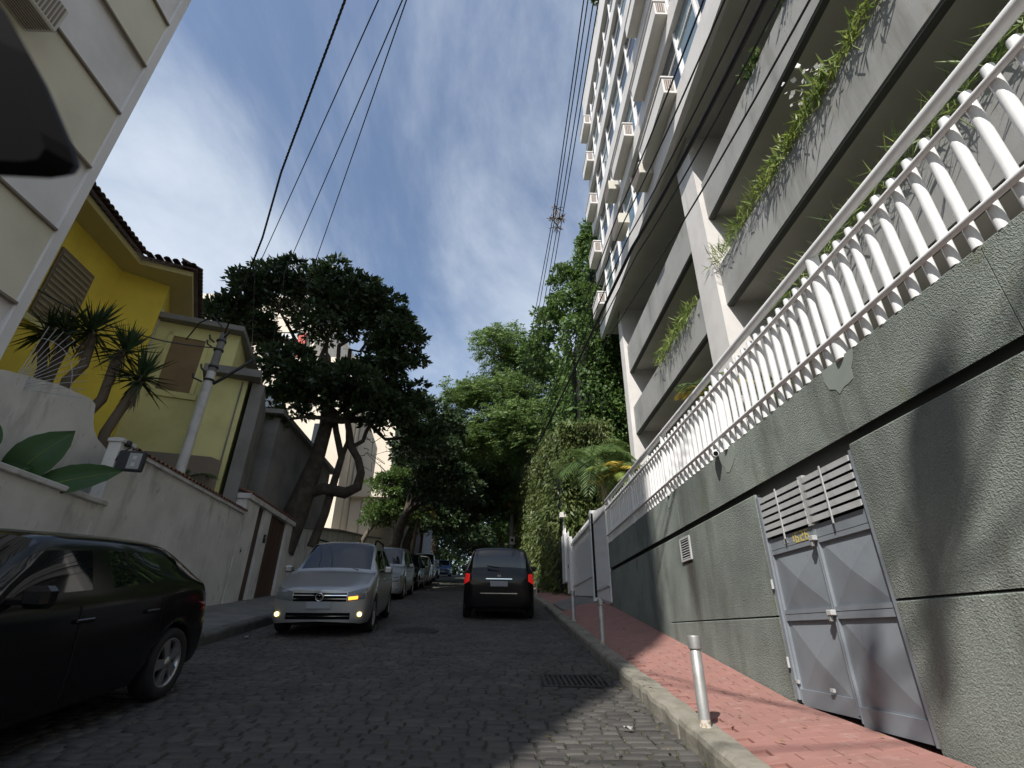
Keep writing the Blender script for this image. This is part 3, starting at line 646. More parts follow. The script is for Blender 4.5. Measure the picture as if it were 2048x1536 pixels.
posts = [1.12, 3.17, 5.22, 7.3, 9.35, 11.4]
first = True
for y in posts:
    if first: s0.location = (0, y, 0); first = False
    else: share(s0, fn, (0, y, 0))
first = True; q = random.Random(4)
for a, b in zip([FY0 - 1.0] + posts, posts + [FY1 + 0.2]):
    n = 13
    for i in range(1, n + 1):
        y = a + (b - a) * i / (n + 1)
        if a == posts[-1]: y = a + 0.15 * i
        if not (FY0 < y < FY1 - 0.03): continue
        if first: p0.location = (0, y, 0); first = False
        else:
            o = share(p0, fn, (q.uniform(-0.003, 0.003), y, q.uniform(-0.006, 0.006)))
# security camera hanging under the fence
sc_ = thing('security_camera', 'small white bullet security camera under the white picket fence', 'camera')
mb = MB(); mb.tube([(FX - 0.045, 5.48, 1.90), (FX - 0.06, 5.46, 1.87), (FX - 0.09, 5.38, 1.84), (FX - 0.105, 5.33, 1.83)], [0.03, 0.034, 0.034, 0.034], 14); mb.build('body', M['white_metal'], sc_)
mb = MB(); mb.tube([(FX - 0.105, 5.33, 1.83), (FX - 0.1065, 5.326, 1.829)], 0.026, 14); mb.build('lens', M['black_plastic'], sc_)
mb = MB(); mb.tube([(FX - 0.01, 5.48, 1.93), (FX - 0.05, 5.47, 1.9)], 0.014, 8); mb.build('bracket', M['white_metal'], sc_)

# ------------------------------------------------------------------ bollards
def bollard(x, y, h, label, r=0.04, lean=0.0):
    t = thing('bollard', label, 'bollard', 'steel bollards along the kerb', (x, y, paveR_z(x, y) + 0.0)); t.rotation_euler = (0, lean, 0)
    mb = MB(); mb.lathe([(r, 0.0), (r, h - 0.1), (r * 0.93, h - 0.097), (r * 0.93, h - 0.088), (r * 1.13, h - 0.0875), (r * 1.14, h - 0.086), (r * 1.15, h - 0.08), (r * 1.15, h - 0.008), (r * 1.13, h - 0.002), (r * 1.1, h), (r * 1.05, h), (0, h + 0.002)], 20); mb.build('post', M['steel'], t)
    mb = MB(); mb.lathe([(r * 1.35, -0.02), (r * 1.3, 0.012), (r * 1.03, 0.02), (r * 1.02, 0.055), (r * 1.005, 0.075)], 20); mb.build('corroded_foot', M['corroded'], t)
    return t
bollard(1.47, 4.16, 0.60, 'nearest silver steel bollard with a corroded foot in the sunlight', 0.04)
bollard(1.51, 8.0, 0.62, 'second silver steel bollard, in the shade in front of the white gate post', 0.034)
bollard(1.55, 11.2, 0.58, 'third steel bollard, in the shade beside the grey driveway crossing', 0.04)
bollard(kR(21) + 0.2, 21, 0.6, 'farthest thin steel bollard on the pavement below the hedge', 0.03)

# ------------------------------------------------------------------ white sliding gate, infill and posts beyond the wall
gp = thing('slatted_screen', 'white slatted metal panel between the stucco wall and the gate post', 'fence panel')
q0 = None
for i in range(15):
    y = 11.86 + i * 0.1
    if q0 is None: mb = MB(); mb.box(WX - 0.03, WX + 0.01, -0.03, 0.03, 0.62, 2.72); q0 = mb.build('slat', M['white_metal'], gp); q0.location = (0, y, 0)
    else: share(q0, gp, (0, y, 0.012 * i))
for z in (0.95, 2.58): mb = MB(); mb.box(WX - 0.05, WX - 0.031, 11.83, 13.32, z, z + 0.05); mb.build('rail', M['white_metal'], gp)
mb = MB(); mb.box(WX + 0.011, WX + 0.02, 11.83, 13.32, 0.6, 2.7); mb.build('backing_sheet', M['white_metal'], gp)
po = thing('gate_post', 'tall white square gate post with a dark slot down its side', 'post')
mb = MB(); mb.bbox(WX - 0.12, WX + 0.06, 13.34, 13.52, 0.7, 2.93, 0.008); mb.build('shaft', M['white_metal'], po)
mb = MB(); mb.box(WX - 0.1, WX - 0.04, 13.335, 13.339, 0.8, 2.85); mb.build('slot', M['underbody'], po)
sg = thing('sliding_gate', 'large white sheet-metal sliding gate across the driveway', 'gate')
mb = MB()
mb.add([(WX + 0.0, 13.6, 1.06), (WX + 0.0, 17.7, 1.1), (WX + 0.0, 17.7, 2.66), (WX + 0.0, 13.6, 2.66), (WX + 0.03, 13.6, 1.06), (WX + 0.03, 17.7, 1.1), (WX + 0.03, 17.7, 2.66), (WX + 0.03, 13.6, 2.66)], [(0, 3, 2, 1), (4, 5, 6, 7), (0, 1, 5, 4), (1, 2, 6, 5), (2, 3, 7, 6), (3, 0, 4, 7)]); mb.build('sheet', M['white_metal'], sg)
for (z0, z1, d) in ((2.67, 2.75, 0.05), (1.36, 1.43, 0.03)): mb = MB(); mb.box(WX - d, WX - 0.001, 13.58, 17.72, z0, z1); mb.build('rail', M['white_metal'], sg)
sl = None
for i in range(27):
    y = 13.65 + i * 0.15
    if sl is None: mb = MB(); mb.box(WX - 0.02, WX - 0.002, -0.02, 0.02, 2.751, 2.86); sl = mb.build('picket_tip', M['white_metal'], sg); sl.location = (0, y, 0)
    else: share(sl, sg, (0, y, 0))
mb = MB(); V = [(WX - 0.01, 13.6, 0.84), (WX - 0.01, 17.5, 1.1), (WX - 0.01, 17.5, 1.12), (WX - 0.01, 13.6, 1.355)]; mb.add(V + [(x + 0.008, y, z) for x, y, z in V], [(0, 3, 2, 1), (4, 5, 6, 7), (0, 1, 5, 4), (1, 2, 6, 5), (2, 3, 7, 6), (3, 0, 4, 7)]); mb.build('skirt', M['white_metal'], sg)
pw = thing('white_side_gate', 'narrow white metal side gate and letter box panel beside the ivy', 'gate')
mb = MB(); mb.bbox(WX - 0.1, WX + 0.02, 17.8, 18.5, 1.2, 3.0, 0.01); mb.build('panel', M['white_metal'], pw)
mb = MB(); mb.bbox(WX - 0.16, WX - 0.02, 18.55, 19.4, 1.6, 3.25, 0.01); mb.build('panel', M['white_metal'], pw)
mb = MB(); mb.box(WX - 0.106, WX - 0.101, 18.08, 18.2, 2.0, 2.12); mb.build('letter_slot', M['underbody'], pw)
for i in range(6): mb = MB(); mb.box(WX - 0.12, WX - 0.08, 17.85 + i * 0.26, 17.95 + i * 0.26, 3.0 + 0.26 * (i > 2), 3.18 + 0.26 * (i > 2)); mb.build('crest', M['white_metal'], pw)
mb = MB(); mb.tube([(WX + 0.1, 11.9, 2.84), (WX + 0.1, 18.6, 2.9)], 0.035, 10); tag(mb.build('grey_handrail', M['steel']), 'dull grey handrail running on behind the white gate top', 'handrail')

# ------------------------------------------------------------------ tall building on the right
bd = thing('apartment_building', 'tall apartment block with grey parking decks below and white floors above', 'building')
XB = 5.2; YA, YB = -6.0, 18.6
def bx(x0, x1, y0, y1, z0, z1, nm, mt_, par=bd): mb = MB(); mb.box(x0, x1, y0, y1, z0, z1); return mb.build(nm, mt_, par)
# decks: parapet panels, soffits, back wall
for (z0, z1) in ((4.32, 5.42), (6.92, 8.03), (9.6, 10.8)):
    cuts = [YA, -3.2, 1.1, 5.4, 9.52, 13.9, 18.5]
    for a, b in zip(cuts[:-1], cuts[1:]): bx(XB, XB + 0.16, a + 0.006, b - 0.006, z0, z1, 'parapet', M['granite_grey'])
    bx(XB + 0.161, 9.0, YA, YB - 0.1, z0 + 0.12, z0 + 0.32, 'deck_slab', M['soffit'])
    bx(XB + 0.02, XB + 0.15, YA, YB - 0.12, z0 - 0.05, z0 - 0.002, 'shadow_strip', M['channel'])  # solid dark strip drawn as the shadow line under each parapet
    bx(XB + 0.5, XB + 1.0, YA, YB - 0.2, z0 + 0.6, z1 - 0.1, 'planter_soil', M['ground'])
bx(8.9, 9.1, YA, YB, 1.0, 12.7, 'back_wall', M['balcony_back'])
bx(5.3, 5.5, YA, YB, 1.0, 3.2, 'base_wall', M['granite_grey'])
bx(2.82, 5.3, YA, 13.3, 1.3, 1.7, 'terrace_slab', M['cement'])
for y0 in (0.85, 9.52, 18.02):
    d = 0.95 if y0 < 18 else 0.55
    mb = MB(); mb.box(XB - 0.14, XB - 0.001, y0, y0 + d, 1.7, 12.69); mb.build('pier', M['pier'], bd)
    mb = MB(); mb.box(XB + 0.0, 8.0, y0 + 0.003, y0 + d - 0.003, 1.7, 12.69); mb.build('pier_web', M['pier'], bd)
# cross walls inside the decks
for y0 in (3.0, 12.2): bx(7.2, 8.89, y0, y0 + 0.25, 1.7, 12.6, 'cross_wall', M['balcony_back'])
# white overhanging upper floors
XU = 4.61; KZ = XU / 4.35; YE = 20.05
bx(XU, 13.0, YA, YE, 12.7, 12.82, 'soffit', M['soffit'])
bx(XU + 0.15, XU + 0.2, YA, YE - 0.1, 12.65, 12.699, 'drip_edge', M['channel'])
floors = [z * KZ for z in (12.1, 15.0, 17.95, 20.85, 23.7)]
tops = [z * KZ for z in (12.62, 15.45, 18.4, 21.3, 24.1)]
bx(XU - 0.02, XU + 0.14, YA, YE + 0.02, 12.42, 13.36, 'fascia', M['pier'])
for i, (z, zt) in enumerate(zip(floors[1:], tops[1:])): bx(XU - 0.02, XU + 0.14, YA, YE + 0.02, z - 0.28, zt, 'slab_edge', M['pier'])
bx(XU - 0.02, XU + 0.2, YA, YE + 0.02, 27.66, 29.68, 'roof_parapet', M['pier'])
bx(XU + 0.2, 13, YA, YE, 27.66, 27.86, 'roof_slab', M['pier'])
bx(XU + 0.9, 13.0, YA, YE - 0.02, 12.82, 27.66, 'core_wall', M['offwhite'])
bx(XU + 0.14, XU + 0.9, YA, YE - 0.02, 12.821, 13.0, 'floor_slab', M['soffit'])
for z in floors[1:]: bx(XU + 0.14, XU + 0.899, YA, YE - 0.02, z - 0.28, z - 0.05, 'floor_slab', M['soffit'])
for fi, (zs, zt) in enumerate(zip(tops, floors[1:] + [27.66])):
    z1 = zt - 0.281; g0 = zs + 0.12
    bx(XU + 0.141, XU + 0.26, YA, YE - 0.03, zs - 0.25, g0, 'spandrel', M['soffit'])
    ny = [YA + 0.3 + 1.28 * k for k in range(20)]
    pane = None; mull = None
    for k, y in enumerate(ny):
        if y < 1.5: continue
        mt_ = M['glass_pale'] if (k * 7 + fi * 3) % 5 in (0, 1) else M['glass_pane']
        o = bx(XU + 0.15, XU + 0.17, y + 0.04, min(y + 1.24, YE - 0.1), g0, z1, 'window_pane', mt_)
        bx(XU + 0.085, XU + 0.19, y - 0.035, y + 0.035, g0 + 0.001, z1, 'mullion', M['white_metal'])
        bx(XU + 0.11, XU + 0.18, y + 0.041, min(y + 1.24, YE - 0.1), g0 + (z1 - g0) * 0.62, g0 + (z1 - g0) * 0.62 + 0.05, 'transom', M['white_metal'])
# projecting planter and air-conditioner boxes
def wbox(y0, y1, z0, z1, dep=0.38):
    mb = MB(); mb.box(XU - dep, XU - 0.021, y0, y1, z0, z1); b = mb.build('projecting_box', M['pier'], bd)
    mb = MB(); mb.box(XU - dep - 0.03, XU - 0.021, y0 - 0.03, y1 + 0.03, z1 + 0.001, z1 + 0.06); mb.build('box_rim', M['pier'], b)
    mb = MB(); mb.box(XU - dep + 0.06, XU - 0.08, y0 - 0.006, y0 - 0.001, z0 + 0.1, z1 - 0.06); mb.build('grille', M['grille_brown'], b)
    for k in range(4): mb = MB(); w = (dep - 0.14) / 4; mb.box(XU - dep + 0.06 + w * k + w * 0.4, XU - dep + 0.06 + w * k + w * 0.6, y0 - 0.012, y0 - 0.0065, z0 + 0.1, z1 - 0.06); mb.build('grille_bar', M['pier'], b)
    mb = MB(); mb.box(XU - dep + 0.02, XU - 0.03, y0 + 0.03, y1 - 0.03, z0 - 0.012, z0 - 0.001); mb.build('box_soffit', M['soffit'], b)
for (y0, y1, fl) in ((8.6, 10.9, 0), (18.4, 19.7, 0), (8.2, 10.9, 1), (12.2, 14.2, 1), (18.4, 19.7, 1), (8.0, 10.6, 2), (18.4, 19.7, 2), (18.4, 19.7, 3), (18.4, 19.7, 4)):
    z = tops[fl]; wbox(y0, y1, z - 0.12, z + 0.5)
for (y0, y1, z) in ((11.0, 11.8, 12.95), (14.6, 15.4, 16.2), (13.8, 14.8, 13.6)): # air-conditioner cases
    mb = MB(); mb.bbox(XU - 0.45, XU - 0.021, y0, y1, z, z + 0.5, 0.02); b = mb.build('air_conditioner', M['ac'], bd)
    mb = MB(); mb.box(XU - 0.456, XU - 0.451, y0 + 0.05, y1 - 0.05, z + 0.05, z + 0.45); mb.build('grille', M['grille_brown'], b)
# ------------------------------------------------------------------ left side: frame along the garden wall
HA = R(3.5)
def L(x, d, z):
    """x: metres towards the street from the garden wall's face, d: metres up the street"""
    dd = d - 12.3; return (-6.53 + x * math.cos(HA) - dd * math.sin(HA), 12.3 + x * math.sin(HA) + dd * math.cos(HA), z)
def lbox(x0, x1, d0, d1, z0, z1, nm, mt_, par, b=0.0): mb = MB(); mb.box(x0, x1, d0, d1, z0, z1, L, b); return mb.build(nm, mt_, par)
def lprism(poly, z0, z1, nm, mt_, par=None): mb = MB(); mb.prism(poly, z0, z1); return mb.build(nm, mt_, par)

# nearest cream apartment block: its far corner shows at the top left
cb = thing('apartment_building', 'cream and off-white apartment block with thin ledges at the upper left', 'building')
CX, CY1, CY0, CT = -7.3, 6.58, -9.6, 25.6
def cbx(x0, x1, y0, y1, z0, z1, nm, mt_): mb = MB(); mb.box(x0, x1, y0, y1, z0, z1); return mb.build(nm, mt_, cb)
mb = MB(); mb.box(-21, CX - 0.14, CY0 + 0.05, CY1 - 0.1, -3, CT); mb.build('wall', M['offwhite'], cb)
mb = MB(); mb.bbox(CX - 0.45, CX, CY1 - 0.2, CY1, -2, CT - 0.02, 0.02); mb.build('corner_pilaster', M['offwhite'], cb)
mb = MB(); mb.box(-21, CX - 0.451, CY1 - 0.1, CY1 - 0.02, -2, CT - 0.03); mb.build('end_wall', M['offwhite'], cb)
zb0 = 5.77 - 1.44 * 4
k = 0; z = zb0
while z < CT - 1.5:
    col = M['cream'] if k % 2 == 1 else M['offwhite']
    # zones: below the 5.77 ledge cream, above it white and so on
    for (a, b) in ((CY0 + 0.1, 1.2), (1.204, CY1 - 0.201)):
        cbx(CX - 0.139, CX - (0.03 if k % 2 == 1 else 0.07), a, b, z + 0.001, z + 1.439, 'wall_panel', col)
    mb = MB(); mb.box(CX - 0.029, CX + 0.03, CY0 + 0.05, CY1 - 0.205, z - 0.02, z + 0.02); mb.build('ledge', M['brown_trim'], cb)
    z += 1.44; k += 1
# old air conditioner on that wall
ac = thing('air_conditioner', 'aged white box air conditioner jutting from the cream wall at top left', 'air conditioner')
az0 = 8.05
mb = MB(); mb.bbox(CX - 0.02, CX + 0.42, 3.85, 4.62, az0, az0 + 0.55, 0.02); mb.build('case', M['ac'], ac)
f0 = None
for i in range(13):
    y = 3.9 + i * 0.054
    if f0 is None: mb = MB(); mb.box(CX + 0.421, CX + 0.432, -0.012, 0.012, az0 + 0.06, az0 + 0.5); f0 = mb.build('fin', M['brown_trim'], ac); f0.location = (0, y, 0)
    else: share(f0, ac, (0, y, 0))
f0 = None
for i in range(9):
    x = CX + 0.04 + i * 0.042
    if f0 is None: mb = MB(); mb.box(-0.008, 0.008, 3.9, 4.57, az0 - 0.012, az0 - 0.001); f0 = mb.build('slot', M['brown_trim'], ac); f0.location = (x, 0, 0)
    else: share(f0, ac, (x, 0, 0))

# street-side garden walls
nw = thing('planter_wall', 'stained white planter wall with a projecting sill, behind the black car', 'wall')
lbox(-0.35, 0.0, -4, 8.16, -3.2, 1.72, 'wall', M['whitewash'], nw); lbox(-0.36, 0.06, -4, 8.14, 1.721, 1.80, 'sill', M['coping_white'], nw, 0.012)
mb = MB(); pts_ = [(-4, 2.6), (5.6, 2.9), (6.4, 3.2), (7.3, 3.42), (8.0, 3.5), (8.15, 3.45), (8.2, 3.3), (8.26, 3.16), (8.36, 3.04), (8.5, 2.95), (8.8, 2.86)]
P = [L(-0.75, d, 1.0) for d, _ in pts_] + [L(-0.75, d, z) for d, z in reversed(pts_)]; n = len(P)
P2 = [L(-0.95, d, 1.0) for d, _ in pts_] + [L(-0.95, d, z) for d, z in reversed(pts_)]
mb.add(P + P2, [tuple(range(n))[::-1], tuple(range(n, 2 * n))] + [(i, (i + 1) % n, n + (i + 1) % n, n + i) for i in range(n)]); mb.build('back_wall', M['whitewash'], nw)
lbox(-0.74, -0.36, -4, 8.1, 1.3, 1.66, 'soil', M['ground'], nw)
gw = thing('garden_wall', 'stained white garden wall with a terracotta tile coping', 'wall')
lbox(-0.3, -0.02, 8.165, 13.25, -0.6, 2.70, 'wall', M['whitewash'], gw)
lbox(-0.17, 0.02, 7.98, 8.28, -0.6, 2.74, 'pier', M['whitewash'], gw); lbox(-0.20, 0.05, 7.95, 8.33, 2.741, 2.81, 'pier_cap', M['coping_white'], gw, 0.01)
lbox(-0.36, 0.035, 8.335, 13.25, 2.66, 2.72, 'moulding', M['coping_white'], gw)
def tile_run(par, d0, d1, z0, z1, x_out=0.06, x_in=-0.34, mt_=None, step=0.15, rise=0.13):
    base = None; n = int((d1 - d0) / step)
    for i in range(n):
        d = d0 + (i + 0.5) * step; z = z0 + (z1 - z0) * (d - d0) / (d1 - d0)
        mb = MB(); V = []; rr_ = step * 0.42
        for t in range(2):
            xx = x_out if t == 0 else x_in; zz_ = 0.0 if t == 0 else rise
            for a in range(6):
                an = math.pi * a / 5; V.append((xx, rr_ * math.cos(an), zz_ + rr_ * math.sin(an) * 0.8))
            for a in range(6):
                an = math.pi * a / 5; V.append((xx, (rr_ - 0.014) * math.cos(an), zz_ + (rr_ - 0.014) * math.sin(an) * 0.8))
        F = [(a, a + 1, 13 + a, 12 + a) for a in range(5)] + [(6 + a + 1, 6 + a, 18 + a, 19 + a) for a in range(5)] + [(a + 1, a, 6 + a, 7 + a) for a in range(5)] + [(12 + a, 13 + a, 19 + a, 18 + a) for a in range(5)]
        if base is None:
            mb.add(V, F, False); base = mb.build('roof_tile', mt_ or M['terracotta'], par); o = base
        else: o = share(base, par)
        o.location = L(0, d, z + random.uniform(-0.004, 0.004)); o.rotation_euler = (0, 0, HA + random.uniform(-0.03, 0.03))
tile_run(gw, 8.35, 13.3, 2.73, 2.73)
lbox(-0.34, 0.04, 8.34, 13.25, 2.721, 2.735, 'tile_bed', M['cement'], gw)
# the higher stretch with two doors
lbox(-0.32, 0.0, 13.26, 14.12, -0.4, 3.06, 'door_pier', M['whitewash'], gw); lbox(-0.32, 0.0, 14.62, 15.12, -0.2, 3.06, 'door_pier', M['whitewash'], gw); lbox(-0.32, 0.0, 16.62, 17.85, 0, 3.06, 'door_pier', M['whitewash'], gw)
lbox(-0.40, 0.07, 13.2, 17.9, 3.061, 3.20, 'lintel', M['coping_white'], gw, 0.01)
tile_run(gw, 13.25, 17.85, 3.205, 3.205, 0.09, -0.36)
def wdoor(d0, d1, z0, z1, lab):
    t = thing('wooden_door', lab, 'door')
    n = max(3, int((d1 - d0) / 0.16)); w = (d1 - d0) / n
    for i in range(n): lbox(-0.12, -0.08 + 0.004 * (i % 2), d0 + i * w + 0.004, d0 + (i + 1) * w - 0.004, z0, z1, 'plank', M['wood_door'], t)
    lbox(-0.16, -0.121, d0, d1, z0, z1, 'backing', M['wood_door'], t)
    return t
dA = wdoor(14.125, 14.615, 0.62, 3.05, 'narrow dark wooden street door in the white garden wall')
lbox(-0.079, -0.06, 14.2, 14.26, 1.75, 1.85, 'lock', M['steel'], dA)
dB = wdoor(15.125, 16.615, 0.80, 3.05, 'wide dark wooden garage door in the white garden wall')
lbox(-0.35, 0.25, 14.0, 14.7, 0.3, 0.64, 'door_step', M['cement'], gw)
# small plates on the wall
pl = thing('meter_plate', 'small framed number plate on the white wall left of the narrow door', 'wall plate')
lbox(-0.021, 0.0, 13.48, 13.64, 1.72, 1.88, 'frame', M['gate_pale'], pl); lbox(0.001, 0.004, 13.5, 13.62, 1.74, 1.86, 'face', M['coping_white'], pl); lbox(0.0045, 0.006, 13.53, 13.59, 1.77, 1.83, 'mark', M['black_plastic'], pl)
ib = thing('intercom', 'small dark intercom between the two wooden doors', 'intercom'); lbox(0.001, 0.04, 14.85, 14.97, 2.2, 2.42, 'box', M['black_metal'], ib); lbox(0.041, 0.045, 14.88, 14.94, 2.32, 2.38, 'button', M['steel'], ib)
# sloping wall farther on
fw_ = thing('garden_wall', 'weathered grey-white wall climbing the hill beyond the wooden doors', 'wall')
mb = MB(); ds = [17.86, 23.2, 30.0, 42.0]; zt = [3.15, 3.95, 4.8, 6.5]
P = []
for x in (-0.3, 0.0):
    for d, z in zip(ds, zt): P += [L(x, d, road_z(d) - 0.6), L(x, d, z)]
F = []
for i in range(3):
    a = 2 * i; F += [(a, a + 1, a + 3, a + 2)[::-1], (8 + a, 8 + a + 1, 8 + a + 3, 8 + a + 2), (a + 1, 8 + a + 1, 8 + a + 3, a + 3)[::-1]]
F += [(0, 1, 9, 8), (6, 7, 15, 14)[::-1]]
mb.add(P, F); mb.build('wall', M['whitewash'], fw_)
for (a, b, z0, z1) in ((17.86, 23.2, 3.155, 3.955), (23.2, 30, 3.955, 4.805), (30, 42, 4.805, 6.505)):
    mb = MB(); V = [L(x, d, z + dz) for dz in (0, 0.1) for d, z in ((a, z0), (b, z1)) for x in (-0.36, 0.06)]
    mb.add(V, [(0, 1, 3, 2)[::-1], (4, 5, 7, 6), (0, 1, 5, 4), (2, 3, 7, 6)[::-1], (0, 2, 6, 4)[::-1], (1, 3, 7, 5)]); mb.build('coping', M['cement'], fw_)
# garden terrace behind the walls
mb = MB(); mb.prism([(-30, -3), (-7.35, 6.7), (-7.3, 8.2), (-7.0, 13.0), (-7.2, 18), (-9.5, 45), (-40, 45)], -2.5, 2.45); mb.build('garden_terrace', M['ground'], None, 'structure')

# floodlight on the wall pier
fl = thing('floodlight', 'black rectangular floodlight on the corner pier of the white wall', 'floodlight', loc=L(0.25, 8.02, 2.43)); fl.rotation_euler = (0, 0, R(12))
mb = MB(); mb.bbox(-0.2, 0.2, -0.05, 0.03, -0.17, 0.17, 0.02); mb.build('housing', M['black_metal'], fl)
mb = MB(); mb.box(-0.03, 0.15, -0.056, -0.051, -0.13, 0.13); gg = mb.build('glass', M['lamp_glass'], fl)
for z in (-0.06, 0.05): mb = MB(); mb.box(0.03, 0.085, -0.062, -0.0565, z - 0.03, z + 0.03); mb.build('emitter', M['coping_white'], gg)
mb = MB(); mb.tube([(-0.23, 0.0, 0.0), (-0.23, 0.06, 0.14), (-0.12, 0.1, 0.26), (-0.25, 0.2, 0.33)], 0.014, 8); mb.build('bracket', M['black_metal'], fl)
mb = MB(); mb.lathe([(0.0, 0.27), (0.05, 0.27), (0.05, 0.36), (0.0, 0.38)], 12, lambda x, y, z: (x - 0.18, y + 0.1, z)); mb.build('sensor', M['black_metal'], fl)

# yellow house on the terrace
yh = thing('yellow_house', 'yellow two-storey house with dark tiled eaves behind the yuccas', 'house')
A = (-10.65, 6.8); B = (-11.0, 11.75); C_ = (-10.05, 12.45); D_ = (-10.35, 13.1)
lprism([(-17, 6.8), A, B, C_, (-11.5, 14.9), (-17, 14.9)], 2.3, 9.2, 'wall', M['yellow'], yh)
# eave: soffit board and tiles along the roof edge
eave = [(-9.85, 6.8), (-10.3, 11.45), (-9.12, 11.95), (-10.75, 15.0)]
lprism([(-17, 6.8)] + eave + [(-17, 15.0)], 9.201, 9.36, 'eave_soffit', M['yellow_eave'], yh)
rf = MB(); ev = [(-9.7, 6.8), (-10.18, 11.35), (-8.98, 11.87), (-10.65, 15.05)]
ridge = (-14.5, 11.0, 11.6)
V = [(x, y, 9.42) for x, y in ev] + [(-14.2, 6.8, 11.4), (-14.2, 11.5, 11.6), (-13.0, 13.8, 11.2), (-13.6, 15.0, 11.0)] + [(x, y, 9.361) for x, y in ev]
rf.add(V, [(0, 1, 5, 4), (1, 2, 6, 5), (2, 3, 7, 6), (8, 9, 1, 0), (9, 10, 2, 1), (10, 11, 3, 2)]); roof = rf.build('roof', M['roof_dark'], yh)
base = None
for (p, q_) in zip(ev[:-1], ev[1:]):
    ln_ = math.hypot(q_[0] - p[0], q_[1] - p[1]); n = int(ln_ / 0.19); ang = math.atan2(q_[1] - p[1], q_[0] - p[0])
    for i in range(n):
        t = (i + 0.5) / n
        if base is None:
            mb = MB(); V = []
            for e, (yy, zz_) in enumerate(((-0.12, 0.0), (0.45, 0.18))):
                for rad in (0.088, 0.07):
                    for a in range(7): an = math.pi * a / 6; V.append((rad * math.cos(an), yy, zz_ + rad * math.sin(an)))
            F = [(a, a + 1, 15 + a, 14 + a) for a in range(6)] + [(7 + a, 8 + a, 22 + a, 21 + a)[::-1] for a in range(6)] + [(a + 1, a, 7 + a, 8 + a) for a in range(6)]
            mb.add(V, F, False); base = mb.build('roof_tile', M['roof_dark'], roof); o = base
        else: o = share(base, roof)
        o.location = (p[0] + (q_[0] - p[0]) * t, p[1] + (q_[1] - p[1]) * t, 9.43); o.rotation_euler = (0, 0, ang)
# shuttered window on the street wall
def wall_frame(p, q_):  # returns T(u, out, z) along wall p->q
    ln_ = math.hypot(q_[0] - p[0], q_[1] - p[1]); ux, uy = (q_[0] - p[0]) / ln_, (q_[1] - p[1]) / ln_
    return (lambda u, o, z: (p[0] + ux * u + uy * o, p[1] + uy * u - ux * o, z)), ln_
T1, l1 = wall_frame(A, B)
def tb(T, u0, u1, o0, o1, z0, z1, nm, mt_, par): mb = MB(); mb.box(u0, u1, o0, o1, z0, z1, T); return mb.build(nm, mt_, par)
wy = 3.55
w = tb(T1, wy - 0.55, wy + 0.62, 0.002, 0.05, 6.35, 8.35, 'shutter_window', M['shutter'], yh)
for i in range(12): tb(T1, wy - 0.5, wy + 0.57, 0.051, 0.07, 6.45 + i * 0.155, 6.52 + i * 0.155, 'slat', M['shutter_slat'], w)
tb(T1, wy - 0.7, wy + 0.75, 0.003, 0.12, 6.2, 6.345, 'sill', M['yellow_pale'], w)
# lattice window on the side return
T3, l3 = wall_frame(C_, (-11.5, 14.9))
w = tb(T3, 0.2, 1.35, 0.002, 0.04, 6.6, 8.5, 'lattice_window', M['coping_white'], yh)
for i in range(3):
    for j in range(6): tb(T3, 0.3 + i * 0.33, 0.55 + i * 0.33, 0.041, 0.05, 6.72 + j * 0.29, 6.92 + j * 0.29, 'pane', M['shutter'], w)
# lower wing facing down the street
E0, E1 = (-10.6, 12.55), (-8.15, 13.5)
lprism([E0, E1, (-9.4, 17.0), (-11.8, 16.2)], 2.3, 8.15, 'wing_wall', M['yellow_pale'], yh)
lprism([(-10.3, 12.4), (-7.93, 13.2), (-9.1, 17.4), (-12.2, 16.4)], 8.151, 8.32, 'wing_roof', M['cement'], yh)
T4, l4 = wall_frame(E0, E1)
w = tb(T4, 0.95, 1.78, 0.003, 0.03, 6.0, 7.72, 'blind_window', M['brown_blind'], yh)
for (a, b, c0, c1) in ((0.82, 0.945, 5.95, 7.85), (1.785, 1.9, 5.95, 7.85), (0.82, 1.9, 7.725, 7.85), (0.8, 1.98, 5.82, 5.995)): tb(T4, a, b, 0.004, 0.06, c0, c1, 'frame', M['yellow_pale'], w)
tb(T4, 2.15, 2.22, 0.004, 0.03, 2.6, 7.6, 'drain_pipe', M['yellow_pale'], yh)
# low porch in front of the wing, with a bare cement side and dark flat roof
F0, F1 = (-8.0, 12.55), (-7.2, 12.9)
lprism([F0, F1, (-8.0, 14.8), (-8.9, 14.4)], 2.3, 6.3, 'porch_wall', M['yellow_pale'], yh)
lprism([(-8.15, 12.25), (-6.75, 12.62), (-7.9, 15.4), (-9.4, 14.8)], 6.301, 6.52, 'porch_roof', M['cement'], yh)
T5, l5 = wall_frame(F0, F1); tb(T5, 0.72, 0.76, 0.003, 0.03, 2.5, 6.25, 'drain_pipe', M['cement'], yh)
lprism([(-7.1, 12.95), (-6.82, 13.1), (-7.7, 15.3), (-7.98, 15.1)], 2.3, 6.29, 'cement_pier', M['cement'], yh)
# brown retaining band at the foot of the house
lprism([(-10.3, 11.0), (-7.05, 11.9), (-6.95, 12.25), (-10.3, 11.5)], 2.4, 3.75, 'foot_wall', M['brown_trim'], yh)

# bare cement outbuilding beside the doors
ob = thing('outbuilding', 'low bare cement outbuilding behind the wooden doors', 'building')
lprism([(-8.3, 15.3), (-7.3, 15.5), (-7.6, 22), (-12, 22), (-12, 16)], 2.3, 6.3, 'wall', M['cement'], ob); lprism([(-8.6, 15.0), (-7.1, 15.2), (-7.4, 22.3), (-12.2, 22.3), (-12.2, 15.7)], 6.301, 6.45, 'roof_slab', M['cement'], ob)
lbox(-0.95, -0.93, 18.0, 18.7, 5.0, 6.1, 'window', M['glass_pane'], ob)
